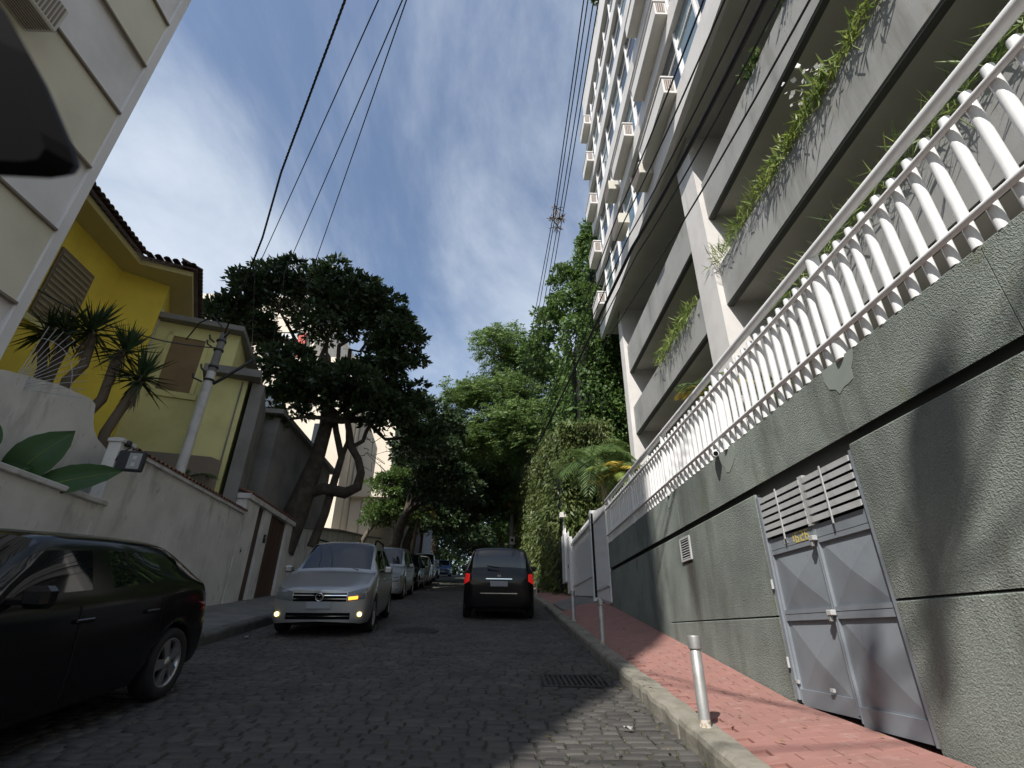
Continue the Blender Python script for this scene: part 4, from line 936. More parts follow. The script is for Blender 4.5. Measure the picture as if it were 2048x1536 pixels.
# light buildings behind the tree
pb = thing('apartment_building', 'pinkish white building with an orange-framed window behind the large tree', 'building')
def px(x0, x1, y0, y1, z0, z1, nm, mt_, par): mb = MB(); mb.box(x0, x1, y0, y1, z0, z1); return mb.build(nm, mt_, par)
px(-24, -13.0, 30, 40, 3, 21, 'wall', M['far_cream'], pb); px(-12.999, -9.3, 30.3, 40, 3, 16.8, 'low_wall', M['far_cream'], pb); px(-24.3, -12.9, 29.7, 40, 21.001, 21.4, 'cornice', M['far_cream'], pb)
px(-13.6, -9.3, 28.6, 29.995, 3, 13.6, 'wing', M['far_cream'], pb)
w = px(-16.3, -13.3, 29.93, 29.99, 16.4, 18.5, 'window', M['channel'], pb)
px(-15.7, -15.35, 29.86, 29.929, 16.45, 18.4, 'orange_frame', M['orange_frame'], w); px(-15.34, -14.15, 29.88, 29.929, 16.5, 18.35, 'curtain', M['curtain'], w); px(-14.14, -13.6, 29.84, 29.929, 16.5, 18.35, 'red_shutter', M['red_frame'], w)
px(-16.5, -13.1, 29.8, 29.99, 16.2, 16.395, 'sill', M['far_cream'], w)
for (x, z) in ((-19.5, 16.4), (-19.5, 12), (-15, 12), (-18.8, 18.6)): w = px(x - 0.8, x + 0.8, 29.94, 29.99, z, z + 1.9, 'window', M['glass_pane'], pb); px(x - 0.95, x + 0.95, 29.85, 29.99, z - 0.15, z - 0.001, 'sill', M['far_cream'], w)
# arched small window low down
px(-11.3, -10.5, 28.5, 28.598, 9.2, 11.2, 'window', M['glass_pane'], pb)
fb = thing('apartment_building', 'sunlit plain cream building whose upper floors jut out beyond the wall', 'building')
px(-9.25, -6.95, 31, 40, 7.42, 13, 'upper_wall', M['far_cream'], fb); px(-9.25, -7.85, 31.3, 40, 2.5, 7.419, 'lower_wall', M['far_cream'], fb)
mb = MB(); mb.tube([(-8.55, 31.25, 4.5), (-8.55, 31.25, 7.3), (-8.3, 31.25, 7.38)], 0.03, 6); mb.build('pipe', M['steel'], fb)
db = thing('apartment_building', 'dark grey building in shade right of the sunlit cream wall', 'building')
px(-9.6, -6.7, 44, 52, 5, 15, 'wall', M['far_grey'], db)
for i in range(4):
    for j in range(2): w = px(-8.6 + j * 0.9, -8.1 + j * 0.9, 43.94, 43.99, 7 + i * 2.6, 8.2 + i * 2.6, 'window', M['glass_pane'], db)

# short service pole behind the garden wall
sp = thing('utility_pole', 'short whitewashed service pole with cable clamps behind the garden wall', 'utility pole')
mb = MB(); mb.tube([(-6.86, 10.62, 2.3), (-6.83, 10.6, 5.4)], [0.105, 0.095], 14); mb.build('whitewashed_shaft', M['pole_white'], sp)
mb = MB(); mb.tube([(-6.83, 10.6, 5.401), (-6.8, 10.58, 6.45)], [0.09, 0.08], 14); mb.build('upper_shaft', M['pole_concrete'], sp)
for z in (5.15, 5.5, 5.95, 6.2): mb = MB(); mb.lathe([(0.085, z), (0.11, z + 0.01), (0.11, z + 0.05), (0.085, z + 0.06)], 14, lambda x, y, zz_: (x - 6.82, y + 10.59, zz_)); mb.build('clamp', M['black_metal'], sp)
for (z, ln_, dx) in ((5.1, 0.28, -1), (5.35, 0.16, -1), (6.0, 0.2, -1), (6.3, 0.22, 1), (6.15, 0.18, -1)): mb = MB(); mb.tube([(-6.82 + dx * 0.1, 10.5, z), (-6.82 + dx * ln_, 10.42, z + 0.06), (-6.82 + dx * (ln_ + 0.03), 10.42, z + 0.16)], 0.022, 8); mb.build('insulator_hook', M['black_metal'], sp)
mb = MB(); mb.tube([(-6.65, 10.5, 5.05), (-6.4, 10.45, 5.2), (-5.95, 10.6, 5.75)], 0.035, 8); mb.build('strut', M['black_metal'], sp)
# radiating security spikes on the block's corner
fs = thing('security_spikes', 'fan of radiating thin metal security spikes beside the cream block', 'security spikes')
c0 = Vector((-7.12, 6.7, 3.1)); mb0 = None
for i in range(13):
    a = R(82 - i * 7.2); e = c0 + Vector((math.cos(a) * 0.95, 0.15 * i / 12, math.sin(a) * 1.05))
    mb = MB(); mb.tube([c0, e], [0.007, 0.004], 6); mb.build('spike', M['gate_pale'], fs)
for rr_ in (0.8,):
    mb = MB(); mb.tube([c0 + Vector((math.cos(R(82 - i * 7.2)) * 0.95 * rr_, 0.15 * i / 12 * rr_, math.sin(R(82 - i * 7.2)) * 1.05 * rr_)) for i in range(13)], 0.004, 6); mb.build('wire_ring', M['gate_pale'], fs)
# ------------------------------------------------------------------ vegetation
def unit(n):
    v = rng.normal(size=(n, 3)); return v / np.linalg.norm(v, axis=1)[:, None]
def leaves(name, P, D, size, mat_, parent=None, aspect=0.42, kind=None, fold=0.18, jitter=0.35):
    """P base points, D directions, size lengths"""
    n = len(P); D = D / (np.linalg.norm(D, axis=1)[:, None] + 1e-9)
    r_ = unit(n); S = np.cross(D, r_); S /= (np.linalg.norm(S, axis=1)[:, None] + 1e-9); N = np.cross(S, D)
    s = (size if np.ndim(size) else np.full(n, size)) * rng.uniform(1 - jitter, 1 + jitter, n)
    s = s[:, None]; w = s * aspect * 0.5
    V = np.empty((n, 4, 3)); V[:, 0] = P; V[:, 1] = P + D * s * 0.45 + S * w + N * w * fold; V[:, 2] = P + D * s - N * s * 0.12; V[:, 3] = P + D * s * 0.45 - S * w + N * w * fold
    F = np.arange(n * 4).reshape(n, 4)
    return npmesh(name, V.reshape(-1, 3), F, mat_, parent, kind)
def blob_points(c, r, ncl, per, cl=0.3, shell=(0.6, 1.02), up=0.0, spray=False):
    """leaf bases and directions of one crown lobe: foliage gathered in tufts with dark gaps between them"""
    r = np.array(r); mr = float(r.mean()); ns = max(7, int(11 * mr * mr + 6)); u = unit(ns); u[:, 2] = np.where(u[:, 2] < -0.55, -u[:, 2], u[:, 2])
    cen = np.array(c) + u * r * (rng.uniform(shell[0], 0.98, ns) * (1 + 0.12 * np.sin(u[:, 0] * 5 + c[0])))[:, None]
    rs = np.maximum(0.2, mr * rng.uniform(0.2, 0.36, ns)); wgt = rs ** 2; wgt /= wgt.sum(); n = ncl * per
    k = rng.choice(ns, n, p=wgt); v = unit(n); v[:, 2] = np.where(v[:, 2] < -0.25, -v[:, 2], v[:, 2])
    P = cen[k] + v * (rs[k] * rng.uniform(0.55, 1.08, n))[:, None] * np.array([1.15, 1.15, 0.62])
    D = v * 0.8 + u[k] * 0.5 + rng.normal(size=(n, 3)) * 0.45 + np.array([0, 0, -0.35 + up])
    m_ = rng.uniform(size=n) < 0.10; w = unit(n); P = np.where(m_[:, None], np.array(c) + w * r * rng.uniform(0.2, 0.9, n)[:, None], P)
    if spray:   # small compound fronds: leaflets in two ranks along a drooping axis
        q = 10; nf = max(1, n // q); B = P[:nf]; A = D[:nf] * np.array([1, 1, 0.5]); A /= np.linalg.norm(A, axis=1)[:, None]; S = np.cross(A, np.array([0, 0, 1.0])); S /= (np.linalg.norm(S, axis=1)[:, None] + 1e-6)
        L_ = rng.uniform(0.4, 0.75, nf)[:, None]; PP = []; DD = []
        for i in range(q // 2):
            t = (i + 0.4) / (q / 2)
            for s_ in (-1, 1): PP.append(B + A * L_ * t - np.array([0, 0, 0.22]) * L_ * t * t); DD.append(S * s_ + A * 0.55 + np.array([0, 0, -0.18]) + rng.normal(size=(nf, 3)) * 0.08)
        return np.concatenate(PP), np.concatenate(DD)
    return P, D
def branch_pts(a, b, n=5, wob=0.18):
    a, b = Vector(a), Vector(b); L_ = (b - a).length; out = []
    for i in range(n + 1):
        t = i / n; p = a.lerp(b, t); p = p + Vector((rng.normal(), rng.normal(), rng.normal())) * wob * L_ * 0.12 * math.sin(math.pi * t) + Vector((0, 0, 1)) * 0.07 * L_ * math.sin(math.pi * t); out.append(p)
    return out
def tree(name, label, base, fork, blobs, mat_, bark, r0, leaf, aspect=0.45, per=16, dens=30, cl=0.3, group=None, trunk_path=None, twigs=5, up=0.0, shell=(0.6, 1.02), spray=False):
    t = thing(name, label, 'tree', group)
    mb = MB(); path = trunk_path or branch_pts(base, fork, 6, 0.15)
    mb.tube(path, [r0 * (1.25 - 0.6 * i / (len(path) - 1)) if i else r0 * 1.5 for i in range(len(path))], 12)
    f = Vector(path[-1])
    for (c, r) in blobs:
        bp = branch_pts(f, c, 5, 0.5); k = len(bp)
        mb.tube(bp, [r0 * 0.5 * (1 - 0.75 * i / (k - 1)) for i in range(k)], 8)
        for _ in range(twigs):
            u = unit(1)[0]; e = np.array(c) + u * np.array(r) * 0.85; tw = branch_pts(bp[-2], e, 4, 0.8); mb.tube(tw, [r0 * 0.15, r0 * 0.12, r0 * 0.09, r0 * 0.05, 0.008], 5)
    mb.build('trunk', bark, t)
    PP = []; DD = []
    for (c, r) in blobs:
        area = 4 * (r[0] * r[1] * r[2]) ** (2 / 3) * 3.14; ncl = int(area * dens / 10)
        p, d = blob_points(c, r, ncl, per, cl, shell, up, spray); PP.append(p); DD.append(d)
    leaves('crown', np.concatenate(PP), np.concatenate(DD), leaf, mat_, t, aspect, 'stuff')
    return t
# big dark tree on the left, behind the garden wall
tl = thing('street_tree', 'large dark spreading tree with a forked trunk behind the white garden wall', 'tree')
mb = MB()
mb.tube([(-7.2, 17.4, 2.3), (-7.0, 17.5, 3.4), (-6.8, 17.5, 4.4), (-6.6, 17.5, 5.6), (-6.5, 17.5, 6.8), (-6.6, 17.4, 8.2), (-7.0, 17.3, 9.6)], [0.46, 0.42, 0.36, 0.26, 0.24, 0.22, 0.18], 14)
mb.tube([(-6.85, 17.5, 4.2), (-6.2, 17.5, 4.45), (-5.4, 17.5, 4.3), (-5.0, 17.45, 4.5), (-4.93, 17.4, 5.0), (-5.1, 17.4, 5.5), (-5.42, 17.4, 5.95), (-5.6, 17.4, 6.6), (-5.9, 17.3, 7.6)], [0.2, 0.2, 0.2, 0.18, 0.14, 0.13, 0.13, 0.12, 0.1], 10)
mb.tube([(-5.4, 17.4, 5.95), (-5.0, 17.3, 6.15), (-4.9, 17.2, 6.5), (-4.6, 17.1, 7.0), (-4.2, 17, 8.2)], [0.08, 0.075, 0.07, 0.06, 0.05], 8)
mb.tube([(-6.3, 17.7, 2.5), (-6.05, 17.7, 3.6), (-5.9, 17.6, 4.6), (-5.75, 17.55, 5.6), (-6.1, 17.5, 6.6), (-6.3, 17.4, 7.4)], [0.16, 0.14, 0.13, 0.12, 0.11, 0.1], 10)
mb.tube([(-5.75, 17.55, 5.6), (-5.6, 17.5, 6.2), (-5.7, 17.4, 7.0)], [0.1, 0.09, 0.08], 8)
bl = [((-11.2, 17.2, 10.7), (1.5, 1.6, 1.1)), ((-9.6, 17.0, 12.1), (1.7, 1.7, 1.1)), ((-7.9, 17.2, 12.9), (1.6, 1.6, 1.0)), ((-6.3, 17.2, 12.2), (1.5, 1.6, 1.1)), ((-4.9, 17.4, 11.3), (1.4, 1.5, 1.1)), ((-4.0, 17.5, 10.2), (1.0, 1.3, 1.0)), ((-9.8, 17.0, 10.2), (1.2, 1.3, 0.8)), ((-6.9, 17.0, 10.8), (1.7, 1.5, 0.9)), ((-4.7, 17.5, 9.3), (1.1, 1.3, 1.0)), ((-4.1, 17.9, 8.0), (1.1, 1.3, 1.1)),
      ((-7.8, 16.3, 8.4), (1.1, 1.2, 0.75)), ((-6.7, 16.2, 7.6), (1.5, 1.5, 0.9)), ((-5.3, 16.4, 7.6), (1.4, 1.4, 0.9)), ((-4.1, 17.0, 7.0), (1.1, 1.3, 0.9)), ((-7.6, 16.0, 7.2), (0.9, 1.0, 0.7)), ((-7.5, 15.8, 6.2), (0.35, 0.4, 0.4)), ((-3.0, 18.4, 6.3), (0.9, 1.2, 1.0))]
PP = []; DD = []
for (c, r) in bl:
    f = Vector((-6.6, 17.4, 8.0)) if c[2] > 8.9 else Vector((-5.9, 17.3, 6.9))
    bp = branch_pts(f, c, 5, 0.6); mb.tube(bp, [0.11 * (1 - 0.7 * i / 5) for i in range(6)], 8)
    for _ in range(5): u = unit(1)[0]; mb.tube(branch_pts(bp[-2], np.array(c) + u * np.array(r) * 0.85, 4, 0.8), [0.035, 0.028, 0.02, 0.014, 0.006], 5)
    area = 4 * (r[0] * r[1] * r[2]) ** (2 / 3) * 3.14; p, d = blob_points(c, r, int(area * 8.0), 17, 0.22, (0.35, 1.04)); PP.append(p); DD.append(d)
for (a, b) in (((-4.9, 17.3, 6.3), (-3.7, 17.3, 6.4)), ((-4.9, 17.3, 6.2), (-3.6, 17.2, 5.6)), ((-5.0, 17.3, 5.6), (-4.0, 17.3, 4.9)), ((-4.95, 17.35, 5.9), (-4.1, 17.3, 5.3)), ((-4.93, 17.4, 5.1), (-4.3, 17.4, 5.4))):
    p = branch_pts(a, b, 6, 1.6); mb.tube(p, [0.016, 0.014, 0.012, 0.010, 0.008, 0.006, 0.004], 5)
mb.build('trunk', M['bark'], tl)
leaves('crown', np.concatenate(PP), np.concatenate(DD), 0.23, M['leaf_dark'], tl, 0.5, 'stuff')
# darker trees that close the left side farther up
tree('street_tree', 'dense dark tree hanging over the parked cars left of the street', (-5.3, 25, 2.2), (-4.6, 25, 5.2), [((-3.9, 24, 7.9), (1.4, 2.0, 1.4)), ((-3.1, 24.5, 6.8), (1.3, 1.8, 1.5)), ((-4.2, 25, 9.8), (1.6, 2, 1.3)), ((-2.9, 26, 8.8), (1.3, 1.8, 1.4)), ((-3.6, 24.2, 5.8), (1.0, 1.6, 0.9)), ((-2.4, 27, 6.8), (1.2, 1.8, 1.3))], M['leaf_darkest'], M['bark'], 0.28, 0.24, 0.5, 17, 58, 0.28)
tree('street_tree', 'shaggy dark tree deep in the street above the parked cars', (-6.4, 36, 3.4), (-6, 36, 7), [((-5, 35, 9), (2.4, 3, 2.2)), ((-3.4, 36, 8.0), (2, 2.8, 2)), ((-5, 37, 12), (2.4, 3, 2)), ((-3, 38, 11), (2.2, 3, 2)), ((-4.2, 34, 6.6), (1.8, 2.4, 1.4)), ((-2.2, 39, 8.6), (1.8, 2.6, 1.8))], M['leaf_darkest'], M['bark'], 0.3, 0.3, 0.5, 16, 36, 0.35)
tree('street_tree', 'leafy green shrub-like tree over the sloping grey wall', (-7.6, 27.5, 3.3), (-6.8, 27.6, 5.0), [((-6.2, 27.2, 6.6), (1.0, 1.2, 1.2)), ((-5.2, 27.4, 6.9), (1.0, 1.2, 1.2)), ((-6.5, 27, 5.3), (0.8, 1.1, 0.8)), ((-5.6, 27, 5.4), (0.9, 1.1, 0.9)), ((-4.7, 27.6, 5.8), (0.8, 1.0, 1.0)), ((-5.3, 28, 8.0), (0.9, 1.1, 0.8))], M['leaf_mid'], M['bark_grey'], 0.14, 0.22, 0.38, 15, 75, 0.22)
# trees that arch over the street in the middle distance
feat = dict(per=26, cl=0.34, aspect=0.34, spray=True)
tree('feathery_tree', 'tall feathery bright green tree arching over the street from the right', (2.6, 33, 2.8), (1.6, 33, 11.5), [((-0.2, 32, 18.8), (1.9, 2.4, 1.3)), ((1.3, 33, 17.2), (2.3, 2.6, 1.7)), ((-2.4, 32, 14.4), (1.7, 2.2, 1.1)), ((-0.6, 32, 14.6), (2.2, 2.4, 1.6)), ((2.3, 33, 13.6), (2.4, 2.6, 1.9)), ((0.4, 31, 12.0), (2.2, 2.4, 1.6)), ((-2.8, 33, 12.2), (1.9, 2.2, 1.2)), ((-1.4, 32, 11.0), (1.9, 2.2, 1.2)), ((2.6, 31, 10.5), (2, 2.4, 1.7)), ((3.4, 33, 17), (1.8, 2.2, 1.6))], M['leaf_feather'], M['bark_grey'], 0.26, 0.24, dens=60, **feat)
tree('street_tree', 'rounded leafy tree under the feathery canopy right of the street', (2.0, 40, 3.7), (1.4, 40, 7.5), [((-0.6, 39, 12), (2.2, 2.6, 1.5)), ((0.6, 39, 10.4), (2.2, 2.6, 1.5)), ((-1.8, 41, 10.6), (2.0, 2.6, 1.3)), ((-0.6, 39, 8.9), (2.0, 2.4, 1.1)), ((1.6, 38, 8.4), (1.6, 2.2, 1.3)), ((-2.6, 42, 13), (2.2, 2.6, 1.5)), ((1.8, 38, 12.4), (1.8, 2.2, 1.5))], M['leaf_mid'], M['bark'], 0.26, 0.3, dens=46, per=18, cl=0.35, aspect=0.5)
tree('street_tree', 'distant dark tree closing the end of the street', (-7.5, 58, 5.5), (-7, 58, 10), [((-6, 56, 12), (4, 4, 3)), ((-3, 57, 13.5), (4, 4, 3)), ((-4, 56, 9.2), (3, 3.5, 2)), ((-7, 57, 16), (4, 4, 3)), ((-2, 58, 17), (4, 4, 3))], M['leaf_darkest'], M['bark'], 0.4, 0.42, dens=22, per=15, cl=0.5)
tree('street_tree', 'distant mid green tree behind the utility pole at the street end', (1.0, 62, 6), (0, 62, 10.5), [((0, 60, 13), (3.4, 4, 2.6)), ((2.5, 60, 11), (3, 3.6, 2.6)), ((-1, 61, 17), (4, 4, 3)), ((3, 61, 16), (4, 4, 3.4)), ((0.5, 60, 10.2), (2.4, 3, 1.3))], M['leaf_mid'], M['bark'], 0.4, 0.42, dens=22, per=15, cl=0.5)
tree('street_tree', 'small round dark bush-like tree at the far bend of the street', (-3.0, 66, 6.4), (-3.0, 66, 8.4), [((-3.2, 65, 9.6), (2.4, 2.2, 1.9)), ((-1.6, 65, 9.2), (1.6, 2, 1.5)), ((-4.6, 66, 9.0), (1.6, 2, 1.4))], M['leaf_darkest'], M['bark'], 0.25, 0.34, dens=26, per=15, cl=0.4)
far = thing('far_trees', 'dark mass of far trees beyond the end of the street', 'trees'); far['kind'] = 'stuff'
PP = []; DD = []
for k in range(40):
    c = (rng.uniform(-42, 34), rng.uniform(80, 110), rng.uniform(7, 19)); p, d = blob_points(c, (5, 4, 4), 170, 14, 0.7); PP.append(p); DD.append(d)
leaves('foliage', np.concatenate(PP), np.concatenate(DD), 0.75, M['leaf_darkest'], far, 0.5, 'stuff')
# ivy-clad wall and hedge on the right beyond the tall building
def shell_box(x0, x1, y0, y1, zf0, zf1, n, bulge, faces=('x0', 'y0', 'top')):
    """points on the street face, near face and top of a clad wall"""
    P = []; D = []
    for f in faces:
        if f == 'x0':
            y = rng.uniform(y0, y1, n); t = rng.uniform(0, 1, n); z = np.array([zf0(a) for a in y]) * (1 - t) + np.array([zf1(a) for a in y]) * t
            x = np.array([x0(a) for a in y]) - bulge * (0.5 + 0.5 * np.sin(y * 2.1 + z * 1.3) * np.sin(z * 0.9 - y)) * rng.uniform(0.2, 1.1, n); nn = np.array([-1, -0.25, 0.0])
        elif f == 'y0':
            m_ = n // 2; x = rng.uniform(x0(y0), x1, m_); t = rng.uniform(0, 1, m_); z = zf0(y0) * (1 - t) + zf1(y0) * t
            y = y0 - bulge * (0.5 + 0.5 * np.sin(x * 2.3 + z * 1.4) * np.sin(z * 1.1)) * rng.uniform(0.2, 1.1, m_); nn = np.array([-0.2, -1, 0.0])
        else:
            m_ = n // 5; y = rng.uniform(y0, y1, m_); x = np.array([x0(a) for a in y]) + rng.uniform(0, 1, m_) * (x1 - np.array([x0(a) for a in y])); z = np.array([zf1(a) for a in y]) + rng.uniform(-0.2, 0.5, m_) * bulge; nn = np.array([0, -0.2, 1])
        P.append(np.stack([x, y, z], 1)); D.append(np.tile(nn, (len(x), 1)) * 0.6 + rng.normal(size=(len(x), 3)) * 0.5 + np.array([0, 0, -0.55]))
    return np.concatenate(P), np.concatenate(D)
iv = thing('ivy_wall', 'tall wall smothered in bright green ivy at the end of the apartment block', 'ivy')
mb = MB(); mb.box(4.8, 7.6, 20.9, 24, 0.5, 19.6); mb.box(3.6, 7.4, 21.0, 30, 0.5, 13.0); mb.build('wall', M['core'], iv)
p1, d1 = shell_box(lambda y: 4.55, 7.4, 20.85, 24, lambda y: 6, lambda y: 20.4, 7000, 0.7); p2, d2 = shell_box(lambda y: 3.5, 7.2, 20.95, 30, lambda y: 3.0, lambda y: 14.2 - 0.1 * (y - 20), 12000, 0.9)
p3, d3 = blob_points((4.4, 21.5, 14.5), (1.2, 1.3, 2.2), 150, 16, 0.25); p4, d4 = blob_points((3.2, 22.5, 15.5), (0.9, 1.0, 0.9), 70, 16, 0.25); p5, d5 = blob_points((2.3, 24, 14.6), (0.8, 1, 1.1), 60, 16, 0.25); pa, da = blob_points((2.75, 24, 15.6), (1.15, 1.2, 1.5), 110, 16, 0.25); pb_, db_ = blob_points((3.5, 23.2, 17.6), (0.95, 1.1, 1.7), 100, 16, 0.25); pc, dc = blob_points((1.9, 25, 14.0), (1.1, 1.2, 1.3), 90, 16, 0.25)
p6, d6 = blob_points((5.2, 21, 19.6), (0.9, 1, 1.6), 90, 16, 0.22)
leaves('ivy', np.concatenate([p1, p2, p3, p4, p5, p6, pa, pb_, pc]), np.concatenate([d1, d2, d3, d4, d5, d6, da, db_, dc]), 0.2, M['leaf_ivy'], iv, 0.62, 'stuff')
hd_ = thing('hedge', 'tall shaggy sunlit hedge of climbers hanging over the right pavement', 'hedge')
hx = lambda y: 2.25 + bend(y) - 0.05
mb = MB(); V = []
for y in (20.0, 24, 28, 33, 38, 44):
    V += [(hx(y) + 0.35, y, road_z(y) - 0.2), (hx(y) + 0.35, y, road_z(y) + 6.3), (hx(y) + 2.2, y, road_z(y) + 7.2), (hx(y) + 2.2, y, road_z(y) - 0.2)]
mb.add(V, [(4 * i + k, 4 * i + (k + 1) % 4, 4 * i + 4 + (k + 1) % 4, 4 * i + 4 + k)[::-1] for i in range(5) for k in range(4)] + [(0, 1, 2, 3)]); mb.build('light_blocking_core', M['core'], hd_)  # solid dark core added inside the hedge to block light
p1, d1 = shell_box(lambda y: hx(y) + 0.3, 4.6, 19.9, 44, lambda y: road_z(y) + 0.15, lambda y: road_z(y) + 7.0, 15000, 0.75)
k_ = rng.uniform(size=len(p1)); d1[:, 2] -= 0.5
leaves('foliage', p1, d1, 0.24, M['leaf_bamboo'], hd_, 0.33, 'stuff')
# slender hanging strands
V = []; F = []
# ------------- palms
def frond(P, base, dirv, length, width, droop, nl=34, leaflet=0.32, wd=0.018):
    d = Vector(dirv).normalized(); side = d.cross(Vector((0, 0, 1))).normalized(); pts = []
    for i in range(nl + 1):
        t = i / nl; pts.append(Vector(base) + d * length * t + Vector((0, 0, -1)) * droop * t * t * length)
    for i in range(2, nl + 1):
        t = i / nl; w = leaflet * math.sin(math.pi * (0.12 + 0.83 * t)) ** 0.7
        tang = (pts[i] - pts[i - 1]).normalized()
        for s in (-1, 1):
            dd = (side * s * 0.85 + tang * 0.6 + Vector((0, 0, -0.25 + rng.uniform(-0.1, 0.1)))).normalized(); e = pts[i] + dd * w; nrm = tang * wd
            P.append([pts[i] - nrm * 0.6, pts[i] + dd * w * 0.5 + nrm - Vector((0, 0, 0.01)), e - Vector((0, 0, w * 0.12)), pts[i] + dd * w * 0.5 - nrm])
    return pts
def palm(name, label, base, stem_top, n, length, mat_list, droop=0.55, r=0.07, leaflet=0.32, dirs=None, group=None, cat='palm'):
    t = thing(name, label, cat, group); mb = MB(); mb.tube(branch_pts(base, stem_top, 5, 0.1), r, 10); rach = MB(); groups = {}
    for i in range(n):
        a = 6.283 * i / n + rng.uniform(-0.25, 0.25); el = rng.uniform(0.25, 1.15); dv = (math.cos(a) * math.cos(el), math.sin(a) * math.cos(el), math.sin(el)); mt_ = mat_list[i % len(mat_list)]
        Q = groups.setdefault(mt_.name, (mt_, []))[1]; pts = frond(Q, stem_top, dv, length * rng.uniform(0.8, 1.1), 1, droop * rng.uniform(0.7, 1.3), leaflet=leaflet); rach.tube(pts[::4], 0.012, 5)
    mb.build('stem', M['yucca_stem'], t); rach.build('frond_stalks', M['leaf_palm'], t, 'stuff')
    for nm, (mt_, Q) in groups.items(): npmesh('fronds', np.array([[tuple(v) for v in q_] for q_ in Q]).reshape(-1, 3), np.arange(len(Q) * 4).reshape(-1, 4), mt_, t, 'stuff')
    return t
palm('palm', 'small palm with green and yellow fronds leaning over the white picket fence', (3.5, 6.9, 1.7), (3.45, 6.95, 3.25), 11, 1.15, [M['leaf_palm'], M['leaf_palm'], M['leaf_yellow']], 0.6, 0.05, 0.3)
palm('palm', 'broad palm in front of the ivy above the white sliding gate', (3.5, 15.9, 1.5), (3.2, 15.7, 5.0), 22, 2.3, [M['leaf_palm'], M['leaf_palm'], M['leaf_mid']], 0.75, 0.1, 0.6)
palm('palm', 'yellowing palm beside the far pier of the apartment block', (3.8, 14.2, 1.4), (3.5, 14.0, 4.1), 20, 1.35, [M['leaf_palm'], M['leaf_yellow'], M['leaf_plant']], 0.7, 0.07, 0.42)
palm('palm', 'pale slender palm crown rising behind the dark tree on the left', (-6.0, 40, 4), (-5.3, 40, 15.6), 12, 2.4, [M['leaf_feather']], 0.35, 0.12, 0.5)
palm('palm', 'drooping palm in the dark gap behind the parked cars', (-4.9, 29, 2.5), (-4.5, 29, 6.2), 11, 1.7, [M['leaf_palm'], M['leaf_yellow'], M['leaf_palm']], 0.9, 0.09, 0.42)
palm('palm', 'low fan of palm leaves at the foot of the yellow house behind the service pole', (-7.5, 11.8, 2.4), (-7.5, 11.8, 3.1), 9, 1.0, [M['leaf_palm']], 0.7, 0.04, 0.25)
# ------------- yuccas in front of the yellow house
def yucca(label, base, head, n=70, ln_=0.62):
    t = thing('yucca', label, 'yucca', 'yuccas in front of the yellow house'); mb = MB(); mb.tube(branch_pts(base, head, 6, 0.25), [0.1, 0.095, 0.09, 0.085, 0.08, 0.08, 0.075], 10); mb.build('trunk', M['yucca_stem'], t)
    V = []
    for i in range(n):
        a = rng.uniform(0, 6.283); el = rng.uniform(-0.75, 1.45); d = Vector((math.cos(a) * math.cos(el), math.sin(a) * math.cos(el), math.sin(el))); s = d.cross(Vector((0.1, 0.2, 1))).normalized(); L_ = ln_ * rng.uniform(0.8, 1.1); h = Vector(head) + d * 0.04 - Vector((0, 0, rng.uniform(0, 0.16)))
        V += [h - s * 0.016, h + d * L_ * 0.4 - s * 0.026, h + d * L_ * 0.4 + s * 0.026, h + s * 0.016]; V += [h + d * L_ * 0.4 - s * 0.026, h + d * L_ - Vector((0, 0, 0.05)), h + d * L_ - Vector((0, 0, 0.05)) + s * 0.003, h + d * L_ * 0.4 + s * 0.026]
    npmesh('leaf_rosette', np.array([tuple(v) for v in V]), np.arange(len(V)).reshape(-1, 4), M['leaf_yucca'], t, 'stuff')
    # dead leaf skirt
    V = []
    for i in range(36):
        a = rng.uniform(0, 6.283); d = Vector((math.cos(a) * 0.35, math.sin(a) * 0.35, -1)).normalized(); s = d.cross(Vector((0, 0, 1))).normalized(); h = Vector(head) + Vector((0, 0, -rng.uniform(0.1, 0.45))); L_ = rng.uniform(0.25, 0.45); V += [h - s * 0.012, h + d * L_ * 0.5 - s * 0.014, h + d * L_, h + d * L_ * 0.5 + s * 0.014]
    npmesh('dry_skirt', np.array([tuple(v) for v in V]), np.arange(len(V)).reshape(-1, 4), M['yucca_stem'], t, 'stuff')
yucca('leftmost yucca beside the cream block corner', (-8.9, 8.9, 2.4), (-9.1, 8.75, 5.35))
yucca('second yucca from the left, half hidden behind the tallest one', (-8.5, 8.8, 2.4), (-8.72, 8.7, 5.35))
yucca('tallest thick-trunked yucca in the middle of the group', (-7.9, 8.6, 2.4), (-8.12, 8.6, 5.3), 90, 0.72)
yucca('yucca with a slanting trunk right of the tallest one', (-7.7, 8.6, 2.4), (-7.38, 8.7, 4.92), 80)
yucca('lowest yucca at the right of the group against the pale yellow wing', (-7.3, 8.9, 2.4), (-6.93, 8.75, 4.35), 80, 0.7)
